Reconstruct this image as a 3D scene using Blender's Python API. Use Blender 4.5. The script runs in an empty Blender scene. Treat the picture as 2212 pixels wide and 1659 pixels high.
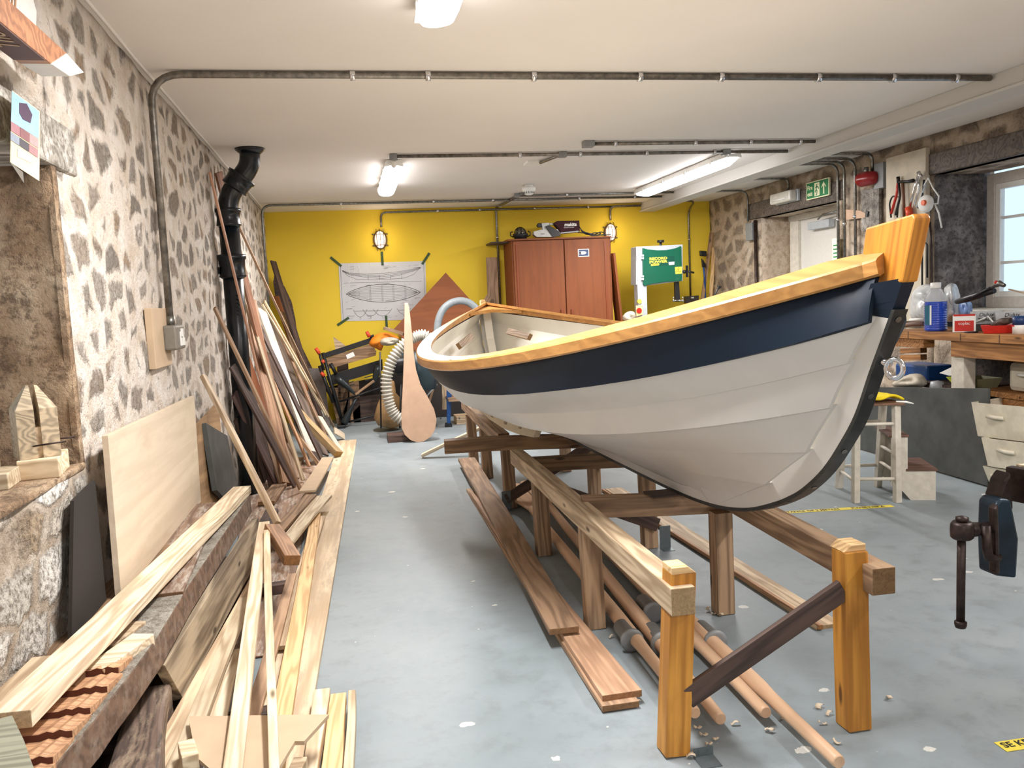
import bpy, bmesh, math, random
from mathutils import Vector as V, Matrix as M4
from mathutils import noise as mnoise
random.seed(7)
S = bpy.context.scene
COL = S.collection
# ------------------------------------------------------------------ camera
FPX = 1800.0; YAW, PITCH, ROLL = .189, .0985, -.047; CAMZ = 1.45
_f = V((math.sin(YAW)*math.cos(PITCH), math.cos(YAW)*math.cos(PITCH), -math.sin(PITCH)))
_r = V((math.cos(YAW), -math.sin(YAW), 0)); _u = _r.cross(_f)
_r2 = _r*math.cos(ROLL)+_u*math.sin(ROLL); _u2 = -_r*math.sin(ROLL)+_u*math.cos(ROLL)
CAM = V((0, 0, CAMZ))
cd = bpy.data.cameras.new('camera'); cam = bpy.data.objects.new('camera', cd); COL.objects.link(cam)
cd.sensor_width = 36; cd.lens = 36*FPX/2212; cd.clip_start = .02
mm = M4.Identity(4)
for i in range(3):
    mm[i][0] = _r2[i]; mm[i][1] = _u2[i]; mm[i][2] = -_f[i]; mm[i][3] = CAM[i]
cam.matrix_world = mm
S.camera = cam
S.view_settings.view_transform = 'Standard'; S.view_settings.look = 'None'
S.view_settings.exposure = 0.7; S.view_settings.gamma = 1.0; S.view_settings.use_curve_mapping = False
# measured rays of the survey photograph, met with real planes of the room
def ray(x, y): return _f+_r2*((x-1106)/FPX)-_u2*((y-829.5)/FPX)
def onz(x, y, z=0.0): d = ray(x, y); return CAM+d*((z-CAMZ)/d.z)
def ony(x, y, Y): d = ray(x, y); return CAM+d*(Y/d.y)
def onx(x, y, X): d = ray(x, y); return CAM+d*(X/d.x)
# ------------------------------------------------------------------ world (daylight outside the windows)
W = bpy.data.worlds.new('World'); S.world = W; W.use_nodes = True
bg = W.node_tree.nodes['Background']; bg.inputs[0].default_value = (.62, .80, 1, 1); bg.inputs[1].default_value = .8
def area(name, loc, rot, sx, sy, power, col=(1, 1, 1)):
    l = bpy.data.lights.new(name, 'AREA'); l.shape = 'RECTANGLE'; l.size = sx; l.size_y = sy; l.energy = power; l.color = col
    o = bpy.data.objects.new(name, l); COL.objects.link(o); o.location = loc; o.rotation_euler = rot; return o
LAMPCOL = (1, .97, .945)
ZC = 2.73; XL, XR, YB = -.98, 5.1, 11.2
FIX = [(.44, 2.15, 3.75, 105), (.47, 7.45, 9.15, 105), (3.55, 7.25, 9.75, 120), (3.5, .9, 2.9, 90), (.44, -2.6, -1.0, 70), (3.5, -2.6, -1.0, 70)]
# ------------------------------------------------------------------ materials
def lin(c): return tuple((x/12.92 if x <= .04045 else ((x+.055)/1.055)**2.4) for x in c)
def hx(h): return lin(tuple(int(h[i:i+2], 16)/255 for i in (0, 2, 4)))
class NT:
    def __init__(s, name):
        s.m = bpy.data.materials.new(name); s.m.use_nodes = True; s.t = s.m.node_tree; s.b = s.t.nodes['Principled BSDF']
    def n(s, typ, **k):
        nd = s.t.nodes.new(typ)
        for a, v in k.items():
            if a.startswith('i_'):
                key = a[2:]; key = int(key) if key.isdigit() else key.replace('_', ' ')
                if hasattr(v, 'is_output'): s.t.links.new(v, nd.inputs[key])
                else: nd.inputs[key].default_value = v
            else: setattr(nd, a, v)
        return nd
    def l(s, a, b): s.t.links.new(a, b)
    def math(s, op, a, b=0.0, c=0.0):
        nd = s.t.nodes.new('ShaderNodeMath'); nd.operation = op
        for i, v in enumerate((a, b, c)):
            if hasattr(v, 'is_output'): s.l(v, nd.inputs[i])
            else: nd.inputs[i].default_value = v
        return nd.outputs[0]
    def mix(s, fac, a, b, mode='MIX'):
        nd = s.t.nodes.new('ShaderNodeMix'); nd.data_type = 'RGBA'; nd.blend_type = mode
        for i, v in ((0, fac), (6, a), (7, b)):
            if hasattr(v, 'is_output'): s.l(v, nd.inputs[i])
            elif i == 0: nd.inputs[0].default_value = v
            else: nd.inputs[i].default_value = (*v[:3], 1)
        return nd.outputs[2]
    def ramp(s, fac, stops):
        nd = s.t.nodes.new('ShaderNodeValToRGB'); cr = nd.color_ramp
        while len(cr.elements) < len(stops): cr.elements.new(.5)
        for e, (p, c) in zip(cr.elements, stops):
            e.position = p; e.color = (*c[:3], 1) if isinstance(c, tuple) else (c, c, c, 1)
        s.l(fac, nd.inputs[0]); return nd.outputs[0]
    def bump(s, h, st=.3, d=.01):
        nd = s.n('ShaderNodeBump'); nd.inputs['Strength'].default_value = st; nd.inputs['Distance'].default_value = d
        s.l(h, nd.inputs['Height']); s.l(nd.outputs[0], s.b.inputs['Normal'])
    def obj(s, scale=(1, 1, 1), rnd=True):
        tc = s.n('ShaderNodeTexCoord'); mp = s.n('ShaderNodeMapping'); mp.inputs['Scale'].default_value = scale
        s.l(tc.outputs['Object'], mp.inputs[0])
        if rnd:
            oi = s.n('ShaderNodeObjectInfo'); cb = s.n('ShaderNodeCombineXYZ')
            r10 = s.math('MULTIPLY', oi.outputs['Random'], 37.0); s.l(r10, cb.inputs[0]); s.l(r10, cb.inputs[1]); s.l(r10, cb.inputs[2])
            s.rand = oi.outputs['Random']; s.l(cb.outputs[0], mp.inputs['Location'])
        return mp.outputs[0]
    def noise(s, vec, scale, detail=4, rough=.6, dist=0):
        nd = s.n('ShaderNodeTexNoise'); s.l(vec, nd.inputs['Vector'])
        nd.inputs['Scale'].default_value = scale; nd.inputs['Detail'].default_value = detail; nd.inputs['Roughness'].default_value = rough; nd.inputs['Distortion'].default_value = dist
        return nd.outputs[0]
MATS = {}; MATCOL = {}
def plain(name, col, rough=.6, metal=0, spec=.5, noise_amt=.06, scale=30, bump=.0, **k):
    if name in MATS: return MATS[name]
    t = NT(name); c = hx(col) if isinstance(col, str) else col
    v = t.obj(rnd=False); n = t.noise(v, scale, 3)
    dk = tuple(x*(1-noise_amt*2) for x in c); lt = tuple(min(1, x*(1+noise_amt)) for x in c)
    t.l(t.ramp(n, [(.3, dk), (.7, lt)]), t.b.inputs['Base Color'])
    t.b.inputs['Roughness'].default_value = rough; t.b.inputs['Metallic'].default_value = metal
    t.b.inputs['Specular IOR Level'].default_value = spec
    if bump: t.bump(n, bump, .004)
    for a, v2 in k.items(): t.b.inputs[a.replace('_', ' ')].default_value = v2
    MATS[name] = t.m; return t.m
def wood(name, light, dark, rough=.62, ring=9, stain=None, knots=True, var=.22, coat=0, streak=.7, sat=.82):
    """grain runs along the object's own X axis"""
    if name in MATS: return MATS[name]
    t = NT(name); L, D = hx(light), hx(dark); MATCOL[name] = tuple(.55*L[i]+.45*D[i] for i in range(3))
    v = t.obj((.55, 7, 7)); warp = t.noise(v, 1.3, 3, .5)
    w2 = t.n('ShaderNodeVectorMath', operation='SCALE'); t.l(v, w2.inputs[0]); w2.inputs['Scale'].default_value = 1
    sep = t.n('ShaderNodeSeparateXYZ'); t.l(v, sep.inputs[0])
    rr = t.math('ADD', t.math('MULTIPLY', sep.outputs[1], 1.7), t.math('MULTIPLY', sep.outputs[2], 1.5))
    rr = t.math('ADD', rr, t.math('MULTIPLY', warp, 6.0))
    wave = t.math('SINE', t.math('MULTIPLY', rr, ring))
    wave = t.math('MULTIPLY_ADD', wave, .5, .5)
    v3 = t.obj((2.2, 60, 60)); fine = t.noise(v3, 1.6, 3, .6)
    fac = t.math('ADD', t.math('MULTIPLY', wave, .55), t.math('MULTIPLY', fine, .45))
    col = t.ramp(fac, [(.25, tuple(min(1, x*1.04) for x in L)), (.8, tuple(L[i]*(1-streak)+D[i]*streak*.9 for i in range(3)))])
    v4 = t.obj((1.2, 3, 3)); blot = t.noise(v4, 2.0, 4, .65)
    col = t.mix(t.ramp(blot, [(.52, 0.0), (.75, .55)]), col, D)
    if knots:
        vk = t.obj((1.3, 4.5, 4.5)); vo = t.n('ShaderNodeTexVoronoi'); t.l(vk, vo.inputs['Vector']); vo.inputs['Scale'].default_value = 2.2
        kf = t.ramp(vo.outputs['Distance'], [(.06, .95), (.13, 0.0)])
        col = t.mix(kf, col, tuple(x*.35 for x in D))
    if stain:
        vs = t.obj((1, 5, 5)); sn = t.noise(vs, 3.5, 6, .75)
        col = t.mix(t.ramp(sn, [(.48, 0.0), (.62, .85)]), col, hx(stain))
    hv = t.n('ShaderNodeHueSaturation'); t.l(col, hv.inputs['Color'])
    t.l(t.math('MULTIPLY_ADD', t.rand, var*2, .97-var), hv.inputs['Value']); hv.inputs['Saturation'].default_value = sat
    t.l(hv.outputs[0], t.b.inputs['Base Color']); t.b.inputs['Roughness'].default_value = rough
    if coat: t.b.inputs['Coat Weight'].default_value = coat; t.b.inputs['Coat Roughness'].default_value = .25
    t.bump(fac, .25, .003); MATS[name] = t.m; return t.m
PINE = wood('pine', 'e6d0a8', 'b08a58', ring=8)
PINEW = wood('pale_pine', 'ecdab8', 'bf9864', ring=9, knots=True, var=.06)
TAN = wood('tan_softwood', 'd8bc92', '9a7448', ring=7)
GOLD = wood('golden_pine', 'f0c478', 'c88c3c', ring=8, var=.05)
BROWN = wood('brown_timber', 'a47a4c', '664626', ring=7)
REDBR = wood('red_brown_timber', 'b08860', '785638', ring=6, knots=False)
CRAD = wood('cradle_timber', 'b08a60', '6c4a2c', ring=7, var=.1)
DARKW = wood('dark_timber', '5a4034', '2a1c18', ring=6, knots=False)
ORPOST = wood('orange_stained_pine', 'd4963c', 'a4661e', ring=6, var=.05, rough=.5, sat=1)
GUNW = wood('varnished_larch', 'd9a05c', 'b0763a', ring=5, var=.0, rough=.35, coat=.3, knots=False, sat=1, streak=.4)
STEMW = wood('orange_stem_pine', 'dc9230', 'b0681a', ring=7, var=.0, rough=.45, coat=.15, sat=1)
GREYW = wood('weathered_grey_timber', 'a29a8c', '5c5046', ring=7, stain='e0dcd2', var=.08)
WIDEG = wood('grey_figured_board', 'b49e7c', '6c5840', ring=5, var=.04, streak=.9)
OLDDK = wood('old_rough_timber', '6e5646', '2c2220', ring=9, stain='9a8468')
PLY = wood('pale_plywood', 'd8c3a4', 'c0a480', ring=3, knots=False, var=.05, streak=.2)
SHEET = wood('stained_plywood', 'e2c8a0', 'b89464', ring=3, stain='bfa684', var=.02)
MDF = plain('mdf', 'c6ad90', .75, noise_amt=.04, scale=8)
PINK = plain('pinkish_plywood', 'bc9a80', .6, noise_amt=.06, scale=6)
CABW = wood('red_mahogany_ply', '8c4c24', '743c1a', ring=3, knots=False, var=.03, streak=.25, sat=1)
REDPLY = wood('red_brown_ply', '96562e', '7c421f', ring=3, knots=False, var=.03, streak=.3, sat=1)
BENCHW = wood('bench_timber', 'b9824c', '7c4e26', ring=8, var=.1, sat=1)
TRIMW = wood('orange_moulding', 'cc9258', 'a06834', ring=12, knots=False, var=.05)
WPAINT = plain('white_painted_wood', 'd9d2c4', .5, noise_amt=.08, scale=18)
WHITE = plain('white_plastic', 'f2f2ee', .4, noise_amt=.02)
NAVY = plain('navy_gloss_paint', (.006, .016, .034), .46, noise_amt=.1, scale=5, spec=.3)
HULLW = plain('white_hull_paint', 'dfdbd5', .32, noise_amt=.03, scale=4)
INW = plain('cream_inner_paint', 'eeeade', .45, noise_amt=.02, scale=4)
STEEL = plain('galvanised_conduit', '8c8c88', .35, 1, noise_amt=.2, scale=40)
DKSTEEL = plain('dark_conduit', '88837b', .38, .75, noise_amt=.25, scale=25)
CHROME = plain('chrome', 'dcdcde', .12, 1, noise_amt=.02)
BLACK = plain('black_plastic', '1a1b1e', .42, noise_amt=.1)
IRON = plain('black_cast_iron', '10181e', .26, 0, noise_amt=.3, scale=12, bump=.3)
RUST = plain('brown_iron', '3a2c28', .45, .5, noise_amt=.35, scale=25, bump=.3)
STEMBAND = plain('dark_bronze_band', '3e4040', .4, .4, noise_amt=.2, scale=12)
ORANGE = plain('orange_cloth', 'f08a1e', .7, noise_amt=.15, scale=14, bump=.4)
YELLOWC = plain('yellow_cloth', 'f2d81e', .8, noise_amt=.1, scale=20, bump=.3)
REDP = plain('red_plastic', 'c8281c', .35)
REDG = plain('red_enclosure', '8c1418', .25)
BLUEP = plain('blue_paint', '1c4a86', .35)
BLUED = plain('dark_blue_plastic', '1c3a6c', .4)
GREEN = plain('green_enamel', '0a5a44', .3, noise_amt=.06, scale=3, Coat_Weight=.4)
GREYM = plain('light_grey_metal', 'b9bfc4', .4)
GREYP = plain('grey_plastic', '8a8d8e', .5)
GREYH = plain('grey_hose', '8e9599', .5)
BAG = plain('brown_dust_bag', 'a88458', .7, noise_amt=.2, scale=6, bump=.4)
TAPEG = plain('green_tape', '34502a', .6)
PAPER = plain('drawing_paper', 'd2d3d6', .35, noise_amt=.03, scale=3)
INK = plain('ink_line', '5a5654', .8)
INKL = plain('faint_ink_line', '8e8c8c', .8)
SIGNG = plain('sign_green', '0f7a48', .5)
SIGNY = plain('sign_cream', 'f2f0c8', .5)
BLK = plain('black_print', '141414', .6)
YEL = plain('yellow_print', 'f0dc50', .5)
CREAMT = plain('cream_tub_plastic', 'd8d0bc', .4, noise_amt=.1, scale=9)
CLOTHG = plain('pale_cloth', 'c8bfae', .85, noise_amt=.12, scale=12, bump=.3)
SLATE = plain('dark_slate_panel', '4a4c4a', .6, noise_amt=.2, scale=5)
MAROON = plain('maroon_cloth', '3e1420', .8)
COLLAR = plain('grey_rubber_collar', '8f9294', .45)
def emis(name, col, st):
    t = NT(name); t.b.inputs['Base Color'].default_value = (.9, .9, .9, 1); t.b.inputs['Emission Color'].default_value = (*col, 1); t.b.inputs['Emission Strength'].default_value = st
    return t.m
DIFF = emis('fluorescent_diffuser', (1, .98, 1), 9)
LAMPG = emis('bulkhead_glass', (1, .78, .62), .55)
def glassy(name, col, rough=.05, ior=1.45, trans=1.0, alpha=1):
    t = NT(name); t.b.inputs['Base Color'].default_value = (*(hx(col) if isinstance(col, str) else col), 1)
    t.b.inputs['Transmission Weight'].default_value = trans; t.b.inputs['Roughness'].default_value = rough; t.b.inputs['IOR'].default_value = ior
    t.b.inputs['Alpha'].default_value = alpha
    return t.m
GLASS = glassy('window_glass', (1, 1, 1), 0, 1.02)
CLEAR = glassy('clear_plastic', 'eef0f0', .15, 1.1, .7)
BLUEL = plain('blue_liquid', (.006, .06, .5), .1, noise_amt=.02, Coat_Weight=1.0)
def m_wall(name, kind):
    t = NT(name)
    tc = t.n('ShaderNodeTexCoord'); P = tc.outputs['Object']
    w1 = t.n('ShaderNodeTexNoise'); t.l(P, w1.inputs['Vector']); w1.inputs['Scale'].default_value = 3.5; w1.inputs['Detail'].default_value = 5
    w1.inputs['Roughness'].default_value = .6
    sub = t.n('ShaderNodeVectorMath', operation='MULTIPLY_ADD'); t.l(w1.outputs['Color'], sub.inputs[0])
    sub.inputs[1].default_value = (.16, .16, .16); t.l(P, sub.inputs[2])
    sc = t.n('ShaderNodeVectorMath', operation='MULTIPLY'); t.l(sub.outputs[0], sc.inputs[0])
    sc.inputs[1].default_value = {'left': (5.6, 4.6, 6.4), 'right': (5, 3.4, 5.0), 'lime': (4, 3.4, 7.0)}[kind]
    ve = t.n('ShaderNodeTexVoronoi', feature='DISTANCE_TO_EDGE'); t.l(sc.outputs[0], ve.inputs['Vector']); ve.inputs['Scale'].default_value = 1; ve.inputs['Randomness'].default_value = .75
    vc = t.n('ShaderNodeTexVoronoi', feature='F1'); t.l(sc.outputs[0], vc.inputs['Vector']); vc.inputs['Scale'].default_value = 1; vc.inputs['Randomness'].default_value = .75
    sepc = t.n('ShaderNodeSeparateColor'); t.l(vc.outputs['Color'], sepc.inputs[0])
    f1 = t.noise(P, 26, 6, .7); f2 = t.noise(P, 7, 4, .6)
    edge = t.math('ADD', ve.outputs['Distance'], t.math('MULTIPLY_ADD', f1, .3, -.15))
    edge = t.math('SUBTRACT', edge, t.math('MULTIPLY', sepc.outputs[1], {'left': .22, 'right': .14, 'lime': .05}[kind]))
    if kind == 'left':
        mask = t.ramp(edge, [(.07, 0.0), (.19, .82)])
        mort = t.ramp(f2, [(.3, hx('d8c8b6')), (.55, hx('ebe1d6')), (.75, hx('f4efe9'))])
        stone = t.ramp(sepc.outputs[0], [(0, hx('8a8680')), (.35, hx('a29a90')), (.55, hx('706a64')), (.75, hx('a88c6e')), (1, hx('928a82'))])
    elif kind == 'lime':
        mask = t.ramp(edge, [(.03, 0.0), (.12, 1.0)])
        mort = t.ramp(f2, [(.3, hx('948474')), (.55, hx('b8aa9a')), (.75, hx('d6ccc0'))])
        stone = t.ramp(sepc.outputs[0], [(0, hx('dcd7ce')), (.35, hx('eeeae4')), (.55, hx('c4beb4')), (.75, hx('e6dfd4')), (1, hx('b09c84'))])
    else:
        mask = t.ramp(edge, [(.07, 0.0), (.22, .8)])
        mort = t.ramp(f2, [(.3, hx('b09a82')), (.55, hx('c9b8a4')), (.75, hx('d8ccbc'))])
        stone = t.ramp(sepc.outputs[0], [(0, hx('8a7a6c')), (.35, hx('a08f7e')), (.55, hx('74665c')), (.75, hx('b09c86')), (1, hx('857a74'))])
    f3 = t.noise(P, 45, 5, .7)
    stone = t.mix(t.ramp(f3, [(.36, .8), (.56, 0.0)]), stone, hx('3c3530'))
    stone = t.mix(t.ramp(f1, [(.55, 0.0), (.7, .6)]), stone, hx('c4bdb2'))
    col = t.mix(mask, mort, stone)
    crack = t.ramp(f3, [(.33, .5), (.42, 0.0)])
    col = t.mix(crack, col, hx('8a7660'))
    t.l(col, t.b.inputs['Base Color']); t.b.inputs['Roughness'].default_value = .9; t.b.inputs['Specular IOR Level'].default_value = .15
    h = t.math('ADD', t.math('MULTIPLY', mask, .55), t.math('MULTIPLY', f1, .9)); h = t.math('ADD', h, t.math('MULTIPLY', f3, .35))
    t.bump(h, .8, .03); return t.m
STONEL = m_wall('rubble_wall_pointed', 'left'); STONER = m_wall('rubble_wall_plastered', 'right'); LIMER = m_wall('limewashed_stones', 'lime')
def m_rough(name, cols, sc=5):
    t = NT(name); P = t.obj(rnd=False); a = t.noise(P, sc, 7, .65); b = t.noise(P, sc*5, 6, .75)
    col = t.ramp(a, [(.3, hx(cols[0])), (.45, hx(cols[1])), (.6, hx(cols[2])), (.75, hx(cols[3]))])
    col = t.mix(t.ramp(b, [(.4, .8), (.52, 0.0)]), col, hx(cols[0])); t.l(col, t.b.inputs['Base Color'])
    t.b.inputs['Roughness'].default_value = .9; t.bump(t.math('ADD', a, t.math('MULTIPLY', b, .6)), 1.0, .05); return t.m
REVEAL = m_rough('rough_stone_reveal', ('6c5642', 'aa8c6e', 'ccb294', 'e0cfb8'), 4)
DRESSED = m_rough('dressed_grey_stone', ('4a4442', '6c6664', 'a09894', 'd0c8c2'), 4)
LIMEW = m_rough('limewashed_rubble', ('6a6660', 'a8a098', 'cfc8be', 'e2ddd4'), 6)
PLASTER = m_rough('lime_plaster', ('a08c76', 'c0ac96', 'cbbba8', 'd8cbba'), 2.5)
def m_floor():
    t = NT('grey_floor_paint'); P = t.obj(rnd=False)
    a = t.noise(P, 1.1, 6, .6); b = t.noise(P, 9, 6, .7); c = t.noise(P, 3.2, 3, .5)
    col = t.ramp(a, [(.3, hx('7e898d')), (.5, hx('8d979c')), (.7, hx('9aa2a5'))])
    col = t.mix(t.ramp(b, [(.35, .35), (.5, 0.0)]), col, hx('72797a'))
    vo = t.n('ShaderNodeTexVoronoi'); t.l(t.obj((1.6, 2.2, 1), False), vo.inputs['Vector']); vo.inputs['Scale'].default_value = 2.3
    d = t.math('ADD', vo.outputs['Distance'], t.math('MULTIPLY_ADD', b, .34, -.17))
    sepc = t.n('ShaderNodeSeparateColor'); t.l(vo.outputs['Color'], sepc.inputs[0])
    th = t.math('MULTIPLY', t.math('GREATER_THAN', sepc.outputs[0], .45), .09)
    col = t.mix(t.math('LESS_THAN', d, th), col, hx('ccccc6'))
    vo2 = t.n('ShaderNodeTexVoronoi'); t.l(P, vo2.inputs['Vector']); vo2.inputs['Scale'].default_value = 9
    d2 = t.math('ADD', vo2.outputs['Distance'], t.math('MULTIPLY_ADD', b, .1, -.05))
    col = t.mix(t.math('MULTIPLY', t.math('LESS_THAN', d2, .03), t.ramp(c, [(.45, 0.0), (.5, .8)])), col, hx('dcdad2'))
    t.l(col, t.b.inputs['Base Color']); t.l(t.ramp(b, [(.3, .46), (.7, .6)]), t.b.inputs['Roughness'])
    t.bump(b, .12, .004); return t.m
FLOOR = m_floor()
def m_paint(name, c, sc=60, b=.1):
    t = NT(name); P = t.obj(rnd=False); n = t.noise(P, sc, 4); a = t.noise(P, .8, 2)
    c = hx(c); t.l(t.ramp(a, [(.35, tuple(x*.95 for x in c)), (.65, c)]), t.b.inputs['Base Color']); t.b.inputs['Roughness'].default_value = .8; t.bump(n, b, .002); return t.m
CEIL = m_paint('ceiling_paint', 'ebe6e0'); YELW = m_paint('yellow_wall_paint', 'f3d23c'); BEAMM = m_paint('beam_paint', 'c9c6bf')
WINP = plain('window_frame_paint', 'cfc8c0', .5, noise_amt=.05)
# ------------------------------------------------------------------ mesh tools
class MB:
    def __init__(s): s.b = bmesh.new(); s.mi = 0
    def poly(s, pts, mi=None):
        f = s.b.faces.new([s.b.verts.new(p) for p in pts]); f.material_index = s.mi if mi is None else mi; return f
    def hexa(s, c):  # 8 corners: 0-3 bottom, 4-7 top
        vs = [s.b.verts.new(p) for p in c]
        for q in ((3, 2, 1, 0), (4, 5, 6, 7), (0, 1, 5, 4), (1, 2, 6, 5), (2, 3, 7, 6), (3, 0, 4, 7)):
            s.b.faces.new([vs[i] for i in q]).material_index = s.mi
    def box(s, a, b, mat=None):
        x0, y0, z0 = a; x1, y1, z1 = b
        x0, x1 = sorted((x0, x1)); y0, y1 = sorted((y0, y1)); z0, z1 = sorted((z0, z1))
        c = [V(p) for p in ((x0, y0, z0), (x1, y0, z0), (x1, y1, z0), (x0, y1, z0), (x0, y0, z1), (x1, y0, z1), (x1, y1, z1), (x0, y1, z1))]
        if mat is not None: c = [mat @ p for p in c]
        s.hexa(c)
    def prism(s, pts, d):  # planar polygon pts pushed along d
        d = V(d); n = len(pts); a = [s.b.verts.new(V(p)) for p in pts]; b = [s.b.verts.new(V(p)+d) for p in pts]
        s.b.faces.new(a[::-1]).material_index = s.mi; s.b.faces.new(b).material_index = s.mi
        for i in range(n):
            j = (i+1) % n; s.b.faces.new((a[i], a[j], b[j], b[i])).material_index = s.mi
    def tube(s, pts, r, n=10, closed=False, caps=True, rings=None):
        pts = [V(p) for p in pts]; R = []
        m = len(pts); t0 = None; nv = None
        for i, p in enumerate(pts):
            if closed: t = (pts[(i+1) % m]-pts[i-1]).normalized()
            else: t = (pts[min(i+1, m-1)]-pts[max(i-1, 0)]).normalized()
            if nv is None:
                nv = t.orthogonal().normalized()
            else:
                nv = (nv-t*nv.dot(t)).normalized()
            bv = t.cross(nv); rr = r[i] if isinstance(r, (list, tuple)) else r
            R.append([s.b.verts.new(p+(nv*math.cos(6.28318*k/n)+bv*math.sin(6.28318*k/n))*rr) for k in range(n)])
        for i in range(m if closed else m-1):
            A, B = R[i], R[(i+1) % m]
            for k in range(n):
                f = s.b.faces.new((A[k], A[(k+1) % n], B[(k+1) % n], B[k])); f.smooth = True; f.material_index = s.mi
        if caps and not closed:
            s.b.faces.new(R[0][::-1]).material_index = s.mi; s.b.faces.new(R[-1]).material_index = s.mi
    def cyl(s, a, b, r, r2=None, n=16): s.tube([a, b], [r, r if r2 is None else r2], n)
    def lathe(s, prof, origin, axis=(0, 0, 1), n=20):
        s.tube([V(origin)+V(axis).normalized()*z for r, z in prof], [max(r, 1e-4) for r, z in prof], n)
    def ball(s, c, r, sx=1, sy=1, sz=1, n=12):
        mt = M4.Translation(V(c)) @ M4.Diagonal(V((r*sx, r*sy, r*sz, 1)))
        g = bmesh.ops.create_uvsphere(s.b, u_segments=n, v_segments=max(6, n//2+1), radius=1, matrix=mt)
        for v in g['verts']:
            for f in v.link_faces: f.smooth = True; f.material_index = s.mi
    def grid(s, rows, thick=None, mi=None):
        R = [[s.b.verts.new(p) for p in row] for row in rows]
        for i in range(len(R)-1):
            for j in range(len(R[0])-1):
                f = s.b.faces.new((R[i][j], R[i][j+1], R[i+1][j+1], R[i+1][j])); f.smooth = True; f.material_index = s.mi if mi is None else mi
        return R
def finish(ob, bevel=0, solid=0, sub=0, smooth=False):
    if solid:
        m = ob.modifiers.new('solid', 'SOLIDIFY'); m.thickness = solid; m.offset = 0
    if bevel:
        m = ob.modifiers.new('bevel', 'BEVEL'); m.width = bevel; m.segments = 2; m.limit_method = 'ANGLE'
    if sub:
        m = ob.modifiers.new('sub', 'SUBSURF'); m.levels = sub; m.render_levels = sub
    return ob
def setparent(o, p):
    if p is not None:
        o.parent = p; o.matrix_parent_inverse = wm(p).inverted()
WMS = {}
def wm(p): return WMS.get(p.name, M4.Identity(4))
def mk(name, mb, mats, parent=None, label=None, cat=None, group=None, kind=None, bevel=0, solid=0, sub=0, wmat=None, origin=None, grain=None):
    if grain is not None:
        n_ = len(mb.b.verts); c_ = V((0, 0, 0))
        for v in mb.b.verts: c_ += v.co/n_
        g_ = V(grain); wmat = frame(c_-g_, c_+g_, (1, 0, .01) if abs(g_.x) < .5 else (0, 0, 1)); mb.b.transform(wmat.inverted())
    if wmat is None:
        vs = [v.co for v in mb.b.verts]
        if origin is None:
            lo = V((min(v.x for v in vs), min(v.y for v in vs), min(v.z for v in vs))); hi = V((max(v.x for v in vs), max(v.y for v in vs), max(v.z for v in vs)))
            origin = V(((lo.x+hi.x)/2, (lo.y+hi.y)/2, lo.z))
        wmat = M4.Translation(V(origin))
        bmesh.ops.translate(mb.b, verts=mb.b.verts, vec=-V(origin))
    bmesh.ops.recalc_face_normals(mb.b, faces=mb.b.faces)
    me = bpy.data.meshes.new(name); mb.b.to_mesh(me); mb.b.free()
    for m in (mats if isinstance(mats, (list, tuple)) else [mats]): me.materials.append(m)
    o = bpy.data.objects.new(name, me); COL.objects.link(o)
    o.matrix_world = wmat; WMS[o.name] = wmat.copy()
    if parent is not None: setparent(o, parent)
    tag(o, label, cat, group, kind)
    return finish(o, bevel, solid, sub)
def tag(o, label=None, cat=None, group=None, kind=None):
    if label: o['label'] = label
    if cat: o['category'] = cat
    if group: o['group'] = group
    if kind: o['kind'] = kind
    return o
def thing(name, loc, label, cat, group=None):
    o = bpy.data.objects.new(name, None); COL.objects.link(o); o.location = V(loc); o.empty_display_size = .1
    WMS[o.name] = M4.Translation(V(loc)); return tag(o, label, cat, group)
def endgrain(m):
    k = m.name+'_end'
    if k in MATS: return MATS[k]
    c = MATCOL.get(m.name)
    if c is None: return m
    t = NT(k); v = t.obj((40, 40, 40)); n = t.noise(v, 1.5, 4, .7, 1.0)
    t.l(t.ramp(n, [(.3, tuple(x*.45 for x in c)), (.7, tuple(x*.85 for x in c))]), t.b.inputs['Base Color']); t.b.inputs['Roughness'].default_value = .85
    t.bump(n, .4, .003); MATS[k] = t.m; return t.m
def frame(A, B, up):
    A, B = V(A), V(B); x = (B-A).normalized(); z = V(up); z = (z-x*z.dot(x)).normalized(); y = z.cross(x)
    m = M4.Identity(4); c = (A+B)/2
    for i in range(3): m[i][0] = x[i]; m[i][1] = y[i]; m[i][2] = z[i]; m[i][3] = c[i]
    return m
def board(name, A, B, w, t, mat, up=(0, 0, 1), parent=None, bevel=.003, seg=6, wob=.0025, w2=None, cut=0, end=True, **tags):
    """a sawn board, centre line A-B, its grain along its own X"""
    A, B = V(A), V(B); L = (B-A).length; fm = frame(A, B, up); mb = MB(); rng = random.Random(hash((round(A.x, 3), round(B.y, 3), round(w, 3))) & 0xffff)
    rows = []; w2 = w if w2 is None else w2
    ph = rng.random()*6
    for i in range(seg+1):
        f = i/seg; x = -L/2+L*f; ww = w+(w2-w)*f; bow = wob*math.sin(ph+f*3.1)*2; tw = wob*math.sin(ph*2+f*4)
        xx = [x+(cut*((k in (1, 2))-.5)*ww if i in (0, seg) else 0) for k in range(4)]
        rows.append([mb.b.verts.new(p) for p in ((xx[0], -ww/2+tw, -t/2+bow), (xx[1], ww/2+tw, -t/2+bow), (xx[2], ww/2+tw, t/2+bow), (xx[3], -ww/2+tw, t/2+bow))])
    for a, b in zip(rows, rows[1:]):
        for k in range(4): mb.b.faces.new((a[k], a[(k+1) % 4], b[(k+1) % 4], b[k]))
    for r_ in (rows[0][::-1], rows[-1]): mb.b.faces.new(r_).material_index = 1 if end else 0
    return mk(name, mb, [mat, endgrain(mat)], parent=parent, wmat=fm, bevel=bevel, **tags)
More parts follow.
